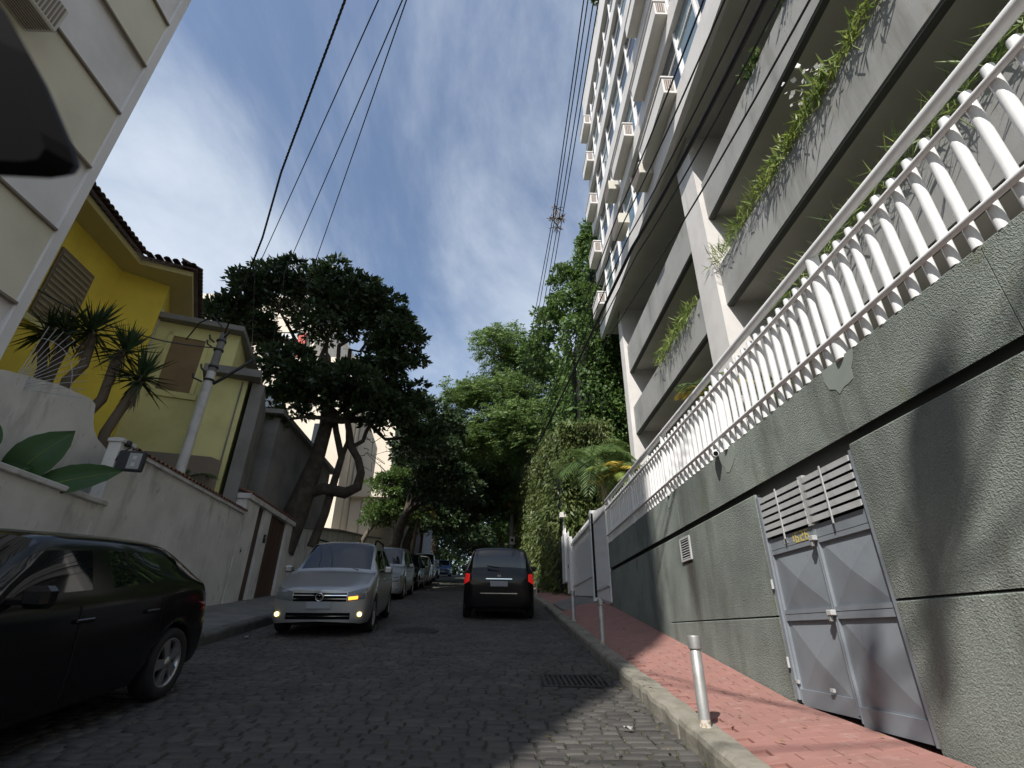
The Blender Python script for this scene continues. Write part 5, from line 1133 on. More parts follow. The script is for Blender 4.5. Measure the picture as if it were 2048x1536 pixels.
# ------------- banana leaves in the planter
def bananaleaf(par, base, tip, width, bow=0.12):
    a, b = Vector(base), Vector(tip); d = (b - a); L_ = d.length; d.normalize(); s = d.cross(Vector((0.55, -0.8, 0.1))).normalized(); nrm = s.cross(d); V = []; n = 14
    for i in range(n + 1):
        t = i / n; c_ = a + d * L_ * t + nrm * bow * math.sin(math.pi * t) * L_; w = width * max(0.0, math.sin(math.pi * min(1, 0.12 + t * 0.9))) ** 0.75 * (1 if t < 0.97 else 0.3)
        rip = 0.015 * math.sin(i * 2.4)
        V += [c_ - s * w + nrm * (0.25 * w + rip), c_ - s * w * 0.5 + nrm * 0.1 * w, c_ - nrm * 0.02, c_ + s * w * 0.5 + nrm * 0.1 * w, c_ + s * w + nrm * (0.25 * w - rip)]
    mb = MB(); mb.add(V, [(5 * i + k, 5 * i + k + 1, 5 * i + 6 + k, 5 * i + 5 + k) for i in range(n) for k in range(4)], True); o = mb.build('leaf', M['leaf_banana'], par)
    mb = MB(); mb.tube([V[5 * i + 2] for i in range(n + 1)], [0.014 - 0.0008 * i for i in range(n + 1)], 5); mb.build('midrib', M['leaf_plant'], o)
bn = thing('banana_plant', 'broad-leaved banana plant growing in the white planter behind the black car', 'banana plant')
mb = MB(); mb.tube([(-6.75, 6.6, 1.6), (-6.78, 6.55, 2.0)], [0.07, 0.05], 10); mb.build('stem', M['leaf_banana'], bn)
bananaleaf(bn, (-6.8, 6.95, 1.76), (-6.37, 7.2, 2.63), 0.27); bananaleaf(bn, (-6.55, 7.1, 1.74), (-5.75, 7.6, 2.15), 0.2, 0.05); bananaleaf(bn, (-6.75, 6.2, 1.74), (-6.72, 6.4, 2.45), 0.24); bananaleaf(bn, (-6.75, 6.7, 1.72), (-6.5, 6.9, 2.0), 0.16, -0.04)
# ------------- planters' trailing plants on the parking decks
def trailing(name, spots, z, n, ln_, label, mts, down=0.6, spread=0.35, lw=0.14, hang=0.55, x=None):
    """a planted row: one thing"""
    t = thing(name, label, 'plants'); x = XB - 0.01 if x is None else x
    for k, mt_ in enumerate(mts):
        PP = []; DD = []
        for y in spots[k::len(mts)]:
            P = np.array([x, y, z]) + rng.normal(size=(n, 3)) * np.array([0.06, spread, 0.05]) + np.array([-0.03, 0, 0.03]); P[:, 0] -= rng.uniform(-0.05, 0.07, n)
            PP.append(P); DD.append(np.stack([rng.uniform(-0.65, 0.35, n), rng.uniform(-0.8, 0.8, n), rng.uniform(-down * 0.7, 1.0, n)], 1))
        leaves('foliage', np.concatenate(PP), np.concatenate(DD), ln_, mt_, t, lw, 'stuff')
    mb = MB()
    for y in spots:
        for _ in range(max(1, n // 40)):
            yy = y + rng.normal() * spread; L_ = rng.uniform(0.15, 1.0) * hang; mb.tube([(x, yy, z + 0.02), (x - 0.1, yy, z + 0.03), (x - 0.12, yy + 0.03, z - L_ * 0.5), (x - 0.10, yy + rng.uniform(-0.06, 0.06), z - L_)], 0.007, 4)
    mb.build('stems', M['leaf_plant'], t, 'stuff')
    return t
LP_ = [M['leaf_plant']]
trailing('trailing_plants', [3.6, 4.35, 5.0, 5.45, 5.9, 6.4, 6.9], 8.04, 75, 0.24, 'row of leafy green trailing plants along the near part of the middle grey parapet', LP_)
trailing('spiky_plants', [7.4, 7.9, 8.4, 8.9, 9.3], 8.04, 60, 0.36, 'spiky upright grass-like plants on the middle grey parapet by the white pier', LP_, -0.15, 0.3, 0.055, 0.3)
trailing('hanging_plants', [11.4, 12.0, 12.6, 13.2, 13.9], 8.04, 85, 0.3, 'green strands hanging over the grey parapet between the two white piers', LP_, 1.4, 0.3, 0.09, 0.9)
trailing('parapet_bush', [6.4], 10.82, 80, 0.16, 'small round bush on the topmost grey parapet', [M['leaf_mid']], 0.2, 0.2, 0.4, 0.1)
trailing('parapet_bush', [4.9], 10.82, 60, 0.14, 'tiny bush nearest the top edge on the topmost grey parapet', [M['leaf_mid']], 0.2, 0.2, 0.4, 0.1)
trailing('parapet_grasses', [1.6, 2.1, 2.7, 3.3, 3.9, 4.5, 5.2, 5.9, 6.6, 7.3], 5.46, 60, 0.4, 'shaded grasses on the lowest grey parapet, seen through the near picket fence', [M['leaf_plant'], M['leaf_mid']], 0.5, 0.25, 0.05, 0.6, XB - 0.03)
trailing('terrace_grasses', [8.2, 9.0, 9.8, 10.6], 2.0, 110, 0.4, 'low grasses on the terrace behind the far part of the picket fence', LP_, 0.2, 0.35, 0.07, 0.1, 3.0)
fl_ = thing('flowering_plant', 'white-flowered plant on the middle grey parapet', 'plant')
p, d = blob_points((XB - 0.16, 5.2, 8.45), (0.12, 0.3, 0.25), 16, 2, 0.02); leaves('flowers', p, d, 0.09, M['flower'], fl_, 0.9, 'stuff'); mb = MB()
for k in range(0, 32, 2): mb.tube([(XB - 0.01, 5.2, 8.03), tuple(p[k])], 0.006, 4)
mb.build('stems', M['leaf_plant'], fl_, 'stuff')
for i, (y, s) in enumerate(((8.5, 0.5), (11, 0.35), (12.6, 0.3), (14.4, 0.35), (6.8, 0.6))):
    t = thing('roof_shrub', ('second nearest', 'middle', 'second farthest', 'farthest', 'nearest')[i] + ' green shrub on the rooftop parapet of the tall block', 'shrub', 'shrubs along the rooftop'); p, d = blob_points((XU + 0.1, y, 29.6 + s * 0.7), (s, s * 1.2, s), 60, 12, 0.12); leaves('foliage', p, d, 0.2, M['leaf_mid'], t, 0.45, 'stuff')
    mb = MB(); mb.tube([(XU + 0.1, y, 29.5), (XU + 0.1, y, 29.6 + s)], 0.03, 5); mb.build('stem', M['bark'], t)
# ------------------------------------------------------------------ vehicles
def catmull(A, n):
    """A (k, ...) control rows -> n samples, centripetal-free uniform Catmull-Rom clamped"""
    k = A.shape[0]; ts = np.linspace(0, k - 1, n); out = np.empty((n,) + A.shape[1:])
    for i, t in enumerate(ts):
        j = min(int(t), k - 2); f = t - j; p1, p2 = A[j], A[j + 1]; p0 = A[max(j - 1, 0)]; p3 = A[min(j + 2, k - 1)]
        m1 = (p2 - p0) * 0.35; m2 = (p3 - p1) * 0.35
        h = f * f * (3 - 2 * f); out[i] = p1 * (1 - h) + p2 * h + m1 * (f * (1 - f) ** 2) + m2 * (-(f * f) * (1 - f))
    return out
def car(label, loc, heading, paint, Ln=4.0, W=1.68, H=1.52, hood=0.95, belt=0.95, wheel_r=0.30, style='hatch', group='cars on the street', rails=False, lit=None, side_parts=True, grille='bars', badge=None, rear_badge=False, cat='car', glass=None, name='parked_car'):
    t = thing(name, label, cat, group, (loc[0], loc[1], loc[2])); t.rotation_euler = (R(6.56) * math.cos(heading), -R(6.56) * math.sin(heading) * 0, heading)
    hl = Ln / 2; w = W / 2
    # stations: (x_low, x_up, halfwidth, zb, zbelt, zroof, wroof, cabin)
    cowl = hl * 0.50; rf0 = hl * 0.18; rfe = -hl * (0.72 if style != 'van' else 0.86); rb = -hl * 0.93
    ST = [(hl * 1.0, hl * 1.0, 0.0, 0.24, 0.62, 0.70, 0.0, 0), (hl * 0.985, hl * 0.98, w * 0.62, 0.22, 0.63, 0.72, w * 0.45, 0), (hl * 0.94, hl * 0.93, w * 0.90, 0.20, 0.68, 0.77, w * 0.66, 0), (hl * 0.80, hl * 0.80, w * 0.985, 0.2, 0.80, 0.86, w * 0.76, 0), (hl * 0.62, hl * 0.62, w, 0.2, hood - 0.07, hood, w * 0.78, 0), (cowl, cowl, w, 0.2, hood, hood + 0.03, w * 0.80, 0),
          (hl * 0.36, rf0, w, 0.2, belt, H - 0.03, w * 0.72, 1), (hl * 0.06, hl * 0.0, w, 0.2, belt + 0.01, H, w * 0.735, 1), (-hl * 0.34, -hl * 0.32, w, 0.2, belt + 0.03, H, w * 0.735, 1), (-hl * 0.66, rfe, w * 0.99, 0.2, belt + 0.06, H - 0.045, w * 0.69, 1), (-hl * 0.86, rb, w * 0.965, 0.22, belt + 0.07, belt + 0.10, w * 0.72, 0), (-hl * 0.965, -hl * 0.975, w * 0.9, 0.25, belt - 0.1, belt - 0.02, w * 0.66, 0), (-hl * 1.0, -hl * 1.0, w * 0.70, 0.27, 0.72, 0.80, w * 0.5, 0), (-hl * 1.005, -hl * 1.005, 0.0, 0.28, 0.70, 0.78, 0.0, 0)]
    if style == 'sloped':
        ST[8] = (-hl * 0.32, -hl * 0.28, w, 0.2, belt + 0.03, H, w * 0.735, 1); ST[9] = (-hl * 0.64, -hl * 0.66, w * 0.985, 0.2, belt + 0.08, H - 0.045, w * 0.68, 1); ST[10] = (-hl * 0.90, -hl * 0.975, w * 0.955, 0.22, belt + 0.06, belt + 0.10, w * 0.72, 0); ST[11] = (-hl * 0.975, -hl * 0.995, w * 0.92, 0.25, belt - 0.1, belt - 0.03, w * 0.68, 0)
    if style == 'van':
        ST[9] = (-hl * 0.70, -hl * 0.88, w * 0.99, 0.2, belt + 0.04, H - 0.03, w * 0.72, 1); ST[10] = (-hl * 0.93, -hl * 0.965, w * 0.965, 0.22, belt + 0.04, belt + 0.06, w * 0.74, 0); ST[11] = (-hl * 0.98, -hl * 0.99, w * 0.92, 0.25, belt - 0.15, belt - 0.08, w * 0.7, 0)
    ctrl = []
    for (xl, xu, hw, zb, zbl, zr, wr, cab) in ST:
        zz_ = zbl - zb; row = [(xl, hw * 0.94, zb), (xl, hw * 0.985, zb + 0.16 * zz_), (xl, hw, zb + 0.42 * zz_), (xl, hw * 0.99, zb + 0.74 * zz_), (xl, hw * 0.955, zbl)]
        if cab: row += [(xl * 0.0 + xu, wr + 0.02, zr - 0.07), (xu, wr * 0.8, zr - 0.012), (xu, wr * 0.4, zr + 0.012), (xu, 0.0, zr + 0.018)]
        else: row += [(xu, max(wr, hw * 0.8), zbl + (zr - zbl) * 0.55), (xu, wr * 0.78, zr), (xu, wr * 0.4, zr + 0.012), (xu, 0.0, zr + 0.018)]
        ctrl.append(row)
    A = np.array(ctrl); SU = 7; SV = 5; nu = (len(ST) - 1) * SU + 1; nv = 8 * SV + 1
    G = catmull(A, nu); G = np.swapaxes(catmull(np.swapaxes(G, 0, 1), nv), 0, 1)   # nu x nv x 3
    G[:, -1, 1] = 0; G[0, :, 1] = 0; G[-1, :, 1] = 0
    axf, axr = hl * 0.62, -hl * 0.66; ra = wheel_r + 0.045
    for ax_ in (axf, axr):
        dx = G[:, :, 0] - ax_; ins = (np.abs(dx) < ra); zc = wheel_r; zl = np.where(ins, zc + np.sqrt(np.maximum(ra * ra - dx * dx, 0)), -1)
        low = np.zeros_like(ins); low[:, :4 * SV] = True
        mk = ins & low & (G[:, :, 2] < zl); G[:, :, 2] = np.where(mk, zl + 0.0008 * np.arange(nv)[None, :], G[:, :, 2])
    def region(sel, half=0):
        """quads of both halves for boolean sel[nu-1, nv-1]"""
        V = np.concatenate([G.reshape(-1, 3), (G * np.array([1, -1, 1])).reshape(-1, 3)]); off = nu * nv; F = []
        for i, j in zip(*np.nonzero(sel)):
            a = i * nv + j; b = (i + 1) * nv + j
            if half >= 0: F.append((a, a + 1, b + 1, b))
            if half <= 0: F.append((off + a, off + b, off + b + 1, off + a + 1))
        F = np.array(F); us = np.unique(F); mp_ = np.zeros(len(V), int); mp_[us] = np.arange(len(us)); return V[us], mp_[F]
    I = np.arange(nu - 1)[:, None]; J = np.arange(nv - 1)[None, :]
    def blk(u0, u1, v0, v1): return (I >= u0 * SU) & (I < u1 * SU) & (J >= v0 * SV) & (J < v1 * SV)
    cabtop = lambda d=0: None
    sel_ws = (I >= 5 * SU + 1) & (I < 6 * SU) & (J >= 5 * SV + 1)
    sel_rw = (I >= 9 * SU + 1) & (I < 10 * SU - 1) & (J >= 5 * SV + 1)
    sidej = (J >= 4 * SV + 1) & (J < 5 * SV - 1)
    sel_s1 = (I >= 6 * SU - 3) & (I < 7 * SU + 2) & sidej; sel_s2 = (I >= 7 * SU + 4) & (I < 8 * SU + 4) & sidej; sel_s3 = (I >= 8 * SU + 6) & (I < 9 * SU + 1) & sidej
    body = ~(sel_ws | sel_rw | sel_s1 | sel_s2 | sel_s3) & (I >= 0)
    v, f = region(body); bo = npmesh('body', v, f, paint, t, None, True)
    gm = glass or M['car_glass']
    for nm, s_ in (('windshield', sel_ws), ('rear_window', sel_rw), ('side_window', sel_s1), ('side_window', sel_s2), ('side_window', sel_s3)):
        for hf in ((-1, 1) if nm == 'side_window' else (0,)): v, f = region(s_, hf); npmesh(nm, v, f, gm, t, None, True)
    # black pillar trims
    mb = MB(); mb.box(-hl * 0.93, hl * 0.93, -w * 0.60, w * 0.60, 0.17, 0.62); mb.box(-hl * 0.86, hl * 0.86, -w * 0.9, w * 0.9, 0.23, 0.27); mb.build('underbody', M['underbody'], t)
    # wheels
    for ax_ in (axf, axr):
        for s in (-1, 1):
            yc = s * (w - 0.10); TT = lambda x, y, z: (ax_ + x, yc + s * z, wheel_r + y)
            mb = MB(); pr = [(wheel_r * 0.68, -0.10), (wheel_r * 0.93, -0.10), (wheel_r * 0.99, -0.07), (wheel_r, 0.0), (wheel_r * 0.99, 0.06), (wheel_r * 0.94, 0.09), (wheel_r * 0.72, 0.085), (wheel_r * 0.66, 0.07)]
            mb.lathe(pr, 28, TT); wh = mb.build('wheel', M['rubber'], t)
            mb = MB(); mb.lathe([(wheel_r * 0.70, 0.078), (wheel_r * 0.66, 0.084), (wheel_r * 0.63, 0.07), (wheel_r * 0.60, 0.03)], 28, TT)
            for k in range(5):
                a0 = 6.283 * k / 5; c_, s_ = math.cos(a0), math.sin(a0)
                def sp_(r_, o_, h_): return TT(r_ * c_ - o_ * s_, r_ * s_ + o_ * c_, h_)
                rr_ = wheel_r
                mb.add([sp_(rr_ * .1, -.03, .075), sp_(rr_ * .66, -.05, .07), sp_(rr_ * .66, .05, .07), sp_(rr_ * .1, .03, .075), sp_(rr_ * .1, -.03, .05), sp_(rr_ * .66, -.05, .045), sp_(rr_ * .66, .05, .045), sp_(rr_ * .1, .03, .05)], [(0, 1, 2, 3), (4, 7, 6, 5), (0, 4, 5, 1), (2, 6, 7, 3)])
            mb.lathe([(0.0, 0.085), (0.045, 0.083), (0.05, 0.06)], 16, TT); mb.build('rim', M['alloy'], wh)
            mb = MB(); mb.lathe([(0.0, 0.02), (wheel_r * 0.66, 0.02)], 24, TT); mb.build('hub_void', M['underbody'], wh)
    # surface lookup for patches on the front, rear and sides
    Gf = G.reshape(-1, 3)
    def xs(y, z, front=True):
        m_ = (Gf[:, 0] > hl * 0.45) if front else (Gf[:, 0] < -hl * 0.5); Q = Gf[m_]; d = (np.abs(Q[:, 1]) - abs(y)) ** 2 + (Q[:, 2] - z) ** 2; k = np.argsort(d)[:5]; ww = 1 / (d[k] + 1e-4); return float((Q[k, 0] * ww).sum() / ww.sum())
    def patch(nm, mt_, ys_, z0f, z1f, front=True, off=0.012, par=None, nz=5):
        mb = MB(); V = []; sg = 1 if front else -1
        for y in ys_:
            for k in range(nz):
                z = z0f(y) + (z1f(y) - z0f(y)) * k / (nz - 1); V.append((xs(y, z, front) + sg * off, y, z))
        n = len(ys_); F = []
        for i in range(n - 1):
            for k in range(nz - 1): q_ = (i * nz + k, i * nz + k + 1, (i + 1) * nz + k + 1, (i + 1) * nz + k); F.append(q_ if front else q_[::-1])
        Vb = [(x - sg * 0.03, y, z) for x, y, z in V]; o_ = len(V); rim = [i * nz for i in range(n)] + [(n - 1) * nz + k for k in range(1, nz)] + [i * nz + nz - 1 for i in range(n - 2, -1, -1)] + [k for k in range(nz - 2, 0, -1)]
        mb.add(V + Vb, F, True); mb.add(V + Vb, [(a, b, o_ + b, o_ + a) for a, b in zip(rim, rim[1:] + rim[:1])]); return mb.build(nm, mt_, par or t)
    cst = lambda v: (lambda y: v)
    lin = lambda a, b: list(np.linspace(a, b, 9))
    # front
    zg = 0.60
    if grille:
        g = patch('grille', M['black_plastic'], lin(-w * 0.52, w * 0.52), cst(zg - 0.055), cst(zg + 0.075), True, 0.008)
        for z in (zg - 0.02, zg + 0.035): patch('chrome_bar', M['chrome'], lin(-w * 0.52, w * 0.52), cst(z), cst(z + 0.012), True, 0.014, g, 2)
    patch('lower_intake', M['black_plastic'], lin(-w * 0.62, w * 0.62), cst(0.27), cst(0.37), True, 0.008)
    patch('chin_strip', M['chrome'] if badge else M['black_plastic'], lin(-w * 0.6, w * 0.6), cst(0.315), cst(0.325), True, 0.016, None, 2)
    for s in (-1, 1):
        hy = [s * v for v in np.linspace(w * 0.54, w * 0.955, 9)]
        if s < 0: hy = hy[::-1]
        hlamp = patch('headlamp', M['lamp_clear'], hy, lambda y: zg - 0.05 + 0.10 * (abs(y) / w - 0.54), lambda y: zg + 0.09 + 0.22 * (abs(y) / w - 0.54), True, 0.010)
        if lit == 'vw' and s > 0: patch('indicator', M['lamp_amber_lit'], [s * v for v in np.linspace(w * 0.56, w * 0.74, 6)], lambda y: zg - 0.035 + 0.1 * (abs(y) / w - 0.54), lambda y: zg + 0.015 + 0.1 * (abs(y) / w - 0.54), True, 0.02, hlamp)
        yy = s * w * 0.80; x0 = xs(yy, 0.335, True)
        mb = MB(); mb.lathe([(0.0, 0.02), (0.034, 0.015), (0.038, -0.02)], 14, lambda a, b, c_: (x0 + 0.02 + c_, yy + a, 0.345 + b)); mb.build('fog_lamp', M['lamp_white_lit'] if lit == 'vw' else M['lamp_clear'], t)
    xf = xs(0, 0.47, True); mb = MB(); mb.bbox(xf - 0.01, xf + 0.03, -0.2, 0.2, 0.43, 0.54, 0.006); mb.build('number_plate', M['plate'], t)
    if badge:
        x0 = xs(0, zg + 0.01, True) + 0.03; mb = MB(); mb.lathe([(0.052, -0.01), (0.056, 0.004), (0.066, 0.004), (0.068, -0.012)], 24, lambda a, b, c_: (x0 + c_, a, zg + 0.012 + b)); bgd = mb.build('badge', M['chrome'], t)
        mb = MB()
        def stroke(p, q_): 
            d_ = Vector((q_[0] - p[0], q_[1] - p[1])); nn = Vector((-d_.y, d_.x)).normalized() * 0.005
            c4 = [(p[0] + nn.x, p[1] + nn.y), (p[0] - nn.x, p[1] - nn.y), (q_[0] - nn.x, q_[1] - nn.y), (q_[0] + nn.x, q_[1] + nn.y)]
            mb.add([(x0 + e, a, zg + 0.012 + b) for e in (0.002, -0.008) for a, b in c4], [(0, 1, 2, 3), (0, 1, 5, 4), (1, 2, 6, 5), (2, 3, 7, 6), (3, 0, 4, 7)])
        for p, q_ in (((-0.02, 0.05), (0, 0.008)), ((0.02, 0.05), (0, 0.008)), ((-0.05, 0.02), (-0.024, -0.046)), ((-0.024, -0.046), (0, 0.0)), ((0.024, -0.046), (0, 0.0)), ((0.05, 0.02), (0.024, -0.046))): stroke(p, q_)
        mb.build('letters', M['chrome'], bgd)
    # rear
    for s in (-1, 1):
        ry = [s * v for v in np.linspace(w * 0.80, w * 0.95, 6)]
        if s < 0: ry = ry[::-1]
        patch('tail_lamp', M['lamp_red_lit'] if lit == 'rear' else M['lamp_red'], ry, lambda y: belt - 0.26 + 0.5 * (0.95 - abs(y) / w), lambda y: belt - 0.02 - 0.1 * (0.95 - abs(y) / w), False, 0.02)
    xr = xs(0, 0.78, False); mb = MB(); mb.bbox(xr - 0.025, xr + 0.01, -0.2, 0.2, 0.70, 0.81, 0.006); mb.build('number_plate', M['plate'], t)
    patch('bumper_strip', M['chrome'] if lit == 'rear' else M['black_plastic'], lin(-w * 0.5, w * 0.5), cst(0.545), cst(0.565), False, 0.012, None, 2)
    patch('tailgate_trim', M['black_plastic'] if lit != 'rear' else M['chrome'], lin(-0.3, 0.3), cst(0.855), cst(0.872), False, 0.016, None, 2)
    if rear_badge:
        xb = xs(0, 0.93, False) - 0.03; mb = MB()
        for (a, b) in ((-0.03, 0), (0.018, 0)): mb.box(xb - 0.006, xb, a, a + 0.012, 0.9, 0.955)
        mb.box(xb - 0.006, xb, -0.0175, 0.0175, 0.924, 0.934); mb.build('badge', M['chrome'], t)
        mb = MB(); mb.tube([(xr - 0.03, 0.0, belt + 0.10), (xr - 0.05, 0.28, belt + 0.14)], 0.012, 6); mb.build('rear_wiper', M['black_plastic'], t)
    # mirrors, handles, rails, doors
    for s in (-1, 1):
        mx = hl * 0.33; mb = MB(); mb.bbox(mx - 0.07, mx + 0.05, s * (w + 0.03) if s > 0 else s * (w + 0.19), s * (w + 0.19) if s > 0 else s * (w + 0.03), belt + 0.0, belt + 0.13, 0.03); mi = mb.build('wing_mirror', paint, t)
        mb = MB(); mb.box(mx - 0.03, mx + 0.02, s * (w - 0.06) if s > 0 else s * (w + 0.031), s * (w + 0.031) if s > 0 else s * (w - 0.06), belt + 0.02, belt + 0.05); mb.build('mirror_arm', M['black_plastic'], mi)
        for hx_ in (hl * 0.0, -hl * 0.42): mb = MB(); mb.bbox(hx_ - 0.09, hx_ + 0.09, s * w * 0.985 - 0.02, s * w * 0.985 + 0.025, belt - 0.14, belt - 0.11, 0.008); mb.build('door_handle', paint, t)
        # door seams as thin dark strips following the side
        for dx_ in (hl * 0.40, hl * 0.02, -hl * 0.50):
            mb = MB(); V = []
            for k in range(9):
                z = 0.28 + (belt - 0.3) * k / 8; Q = Gf[(np.abs(Gf[:, 0] - dx_) < 0.12) & (Gf[:, 2] < belt + 0.02)]; d_ = (Q[:, 0] - dx_) ** 2 + (Q[:, 2] - z) ** 2; y_ = Q[np.argsort(d_)[:3], 1].mean() + 0.0035; V += [(dx_ - 0.005, s * y_, z), (dx_ + 0.005, s * y_, z)]
            mb.add(V, [(2 * k, 2 * k + 1, 2 * k + 3, 2 * k + 2) for k in range(8)]); mb.build('door_seam', M['underbody'], t)
        if rails:
            mb = MB(); mb.tube([(rf0 - 0.1, s * w * 0.70, H - 0.05), (rf0 - 0.2, s * w * 0.70, H + 0.045), (0, s * w * 0.71, H + 0.06), (rfe + 0.25, s * w * 0.68, H + 0.03), (rfe + 0.1, s * w * 0.67, H - 0.05)], 0.018, 8); mb.build('roof_rail', M['black_plastic'], t)
    # wipers
    for yy in (-0.1, 0.42): mb = MB(); mb.tube([(cowl - 0.02, yy, hood + 0.05), (cowl - 0.22, yy - 0.5, hood + 0.17)], 0.010, 6); mb.build('wiper', M['black_plastic'], t)
    return t
# ------------------------------------------------------------------ placed vehicles
def gz(x, y): return road_z(y) + 0.0
# cars on the left face down the street (towards the camera): heading = -90 degrees
HD = R(-90)
def tilt(o, yaw):
    # align the car with the slope of the road
    up_ = Vector((0, -0.115, 1)).normalized(); f = Vector((math.cos(yaw), math.sin(yaw), 0)); f = (f - up_ * f.dot(up_)).normalized(); l_ = up_.cross(f); mm = Matrix((f, l_, up_)).transposed().to_4x4(); mm.translation = o.location; o.matrix_world = mm
o = car('black hatchback in deep shade at the lower left edge of the picture', (-3.74, 4.08, gz(0, 4.08)), HD, M['paint_black'], Ln=3.75, W=1.62, H=1.35, hood=0.88, belt=0.88, wheel_r=0.29, style='sloped', group=None, badge=None); tilt(o, R(-88))
o = car('silver compact car with roof rails, lit fog lamps and amber indicator', (-3.2, 11.35, gz(0, 11.35)), HD, M['paint_silver'], Ln=4.1, W=1.68, H=1.55, hood=0.98, belt=0.97, rails=True, lit='vw', badge=True, group=None, name='oncoming_car'); tilt(o, R(-84.5))
o = car('silver sport utility vehicle parked behind the silver compact car', (-4.25, 20.4, gz(0, 20.4)), HD, M['paint_silver'], Ln=4.3, W=1.8, H=1.7, hood=1.05, belt=1.02, wheel_r=0.34, group='cars parked along the left kerb'); tilt(o, R(-87))
o = car('black car parked between the silver sport utility vehicle and a beige one', (-4.65, 26.6, gz(0, 26.6)), HD, M['paint_black'], Ln=4.2, W=1.75, H=1.6, wheel_r=0.33, group='cars parked along the left kerb'); tilt(o, R(-87))
o = car('beige silver car parked third in the row beyond the black one', (-4.9, 32.4, gz(0, 32.4)), HD, M['paint_beige'], Ln=4.1, W=1.72, H=1.58, group='cars parked along the left kerb'); tilt(o, R(-86))
o = car('white van parked far up the street', (-5.5, 39.5, gz(0, 39.5)), HD, M['paint_white'], Ln=4.4, W=1.75, H=1.85, hood=1.05, belt=1.05, style='van', group='cars parked along the left kerb', cat='van', name='parked_van'); tilt(o, R(-85))
o = car('dark grey car parked beyond the white van', (-5.9, 46.0, gz(0, 46.0)), HD, M['paint_dark'], Ln=4.1, W=1.72, H=1.55, group='cars parked along the left kerb'); tilt(o, R(-85))
o = car('bluish car, farthest in the row of parked cars', (-5.6, 53.0, gz(0, 53.0)), HD, M['paint_blue'], Ln=4.1, W=1.72, H=1.5, group='cars parked along the left kerb'); tilt(o, R(-82))
o = car('black hatchback ahead seen from behind with red brake lamps lit', (0.02, 14.35, gz(0, 14.35)), R(90), M['paint_black'], Ln=3.9, W=1.68, H=1.55, belt=1.0, lit='rear', rear_badge=True, style='van', group=None, name='car_ahead'); tilt(o, R(90))
# ------------------------------------------------------------------ overhead cables
def cable(label, pts, r=0.012, sag=0.0, group=None, n=14, name='overhead_cable', twist=False):
    P = [Vector(p) for p in pts]; Q = []
    for a, b in zip(P[:-1], P[1:]):
        for i in range(n): t = i / n; Q.append(a.lerp(b, t) + Vector((0, 0, -sag * 4 * t * (1 - t))))
    Q.append(P[-1]); mb = MB()
    if twist:
        for ph in (0, 2.09, 4.19):
            q2 = []
            for i, p in enumerate(Q):
                for k in range(4):
                    if i == len(Q) - 1 and k: break
                    pp = p.lerp(Q[min(i + 1, len(Q) - 1)], k / 4); a = ph + (i * 4 + k) * 0.55; q2.append(pp + Vector((math.cos(a), math.sin(a) * 0.4, math.sin(a))) * r * 1.1)
            mb.tube(q2, r, 5)
    else: mb.tube(Q, r, 6)
    return tag(mb.build(name, M['cable']), label, 'cable', group)
cable('thick twisted power cable crossing the sky from the short service pole', [(-6.8, 10.58, 6.4), (-4.95, 7.95, 7.15), (-4.35, 6.95, 7.9), (-2.46, 4.2, 8.45), (0.9, -1.0, 9.6)], 0.011, 0.0, twist=True, n=40)
cable('thin service cable just right of the thick twisted cable', [(-9.5, 16.8, 9.2), (-7.0, 11.4, 8.95), (-1.98, 4.24, 8.6), (0.6, 0.5, 8.6)], 0.010, 0.03)
cable('middle one of the three thin service cables', [(-9.0, 17.2, 9.4), (-6.4, 11.8, 9.35), (-1.62, 4.2, 8.45), (0.6, 0.4, 8.2)], 0.010, 0.03)
cable('rightmost of the three thin service cables', [(-8.2, 17.4, 9.6), (-5.6, 11.7, 9.15), (-1.62, 4.35, 8.7), (0.8, -0.2, 8.8)], 0.010, 0.03)
cable('drop cable hanging from the service pole across the yellow house', [(-6.82, 10.5, 6.0), (-7.6, 9.8, 5.75), (-8.6, 9.0, 5.75), (-9.9, 7.2, 6.2)], 0.014, 0.02)
cable('short looped cable at the top of the service pole', [(-6.82, 10.5, 6.55), (-7.1, 10.45, 6.85), (-7.5, 10.6, 6.75), (-7.9, 10.9, 6.45)], 0.016, 0.0)
# right-hand pole line
up_ = thing('utility_pole', 'tall concrete utility pole with crossarms far up the right pavement', 'utility pole')
PXx, PYy = 0.95, 38.0
mb = MB(); mb.tube([(PXx, PYy, road_z(PYy) - 0.2), (PXx - 0.02, PYy, 12.6)], [0.19, 0.12], 12); mb.build('shaft', M['pole_concrete'], up_)
for z, w_ in ((11.2, 0.9), (10.6, 0.7)): mb = MB(); mb.box(PXx - w_, PXx + w_ * 0.6, PYy - 0.16, PYy - 0.07, z, z + 0.1); a = mb.build('crossarm', M['pole_concrete'], up_)
mb = MB(); mb.bbox(PXx - 0.5, PXx - 0.2, PYy - 0.5, PYy - 0.2, 9.0, 9.8, 0.03); mb.build('transformer', M['insulator'], up_)
mb = MB(); mb.bbox(PXx - 0.35, PXx - 0.05, PYy - 0.35, PYy - 0.2, 8.5, 8.75, 0.02); mb.build('splice_box', M['orange_frame'], up_)
mb = MB(); mb.box(PXx - 0.18, PXx + 0.2, PYy - 0.215, PYy - 0.205, 5.75, 6.3); sgn = mb.build('notice_plate', M['coping_white'], up_)
mb = MB(); mb.box(PXx - 0.08, PXx + 0.1, PYy - 0.222, PYy - 0.216, 5.95, 6.12); mb.build('mark', M['black_plastic'], sgn)
ends = [(-0.62, 11.45), (-0.25, 11.5), (0.1, 11.5), (0.5, 11.55)]
labs = ['leftmost of the four overhead power lines over the street', 'second from the left of the four overhead power lines', 'third from the left of the four overhead power lines', 'rightmost of the four overhead power lines over the street']
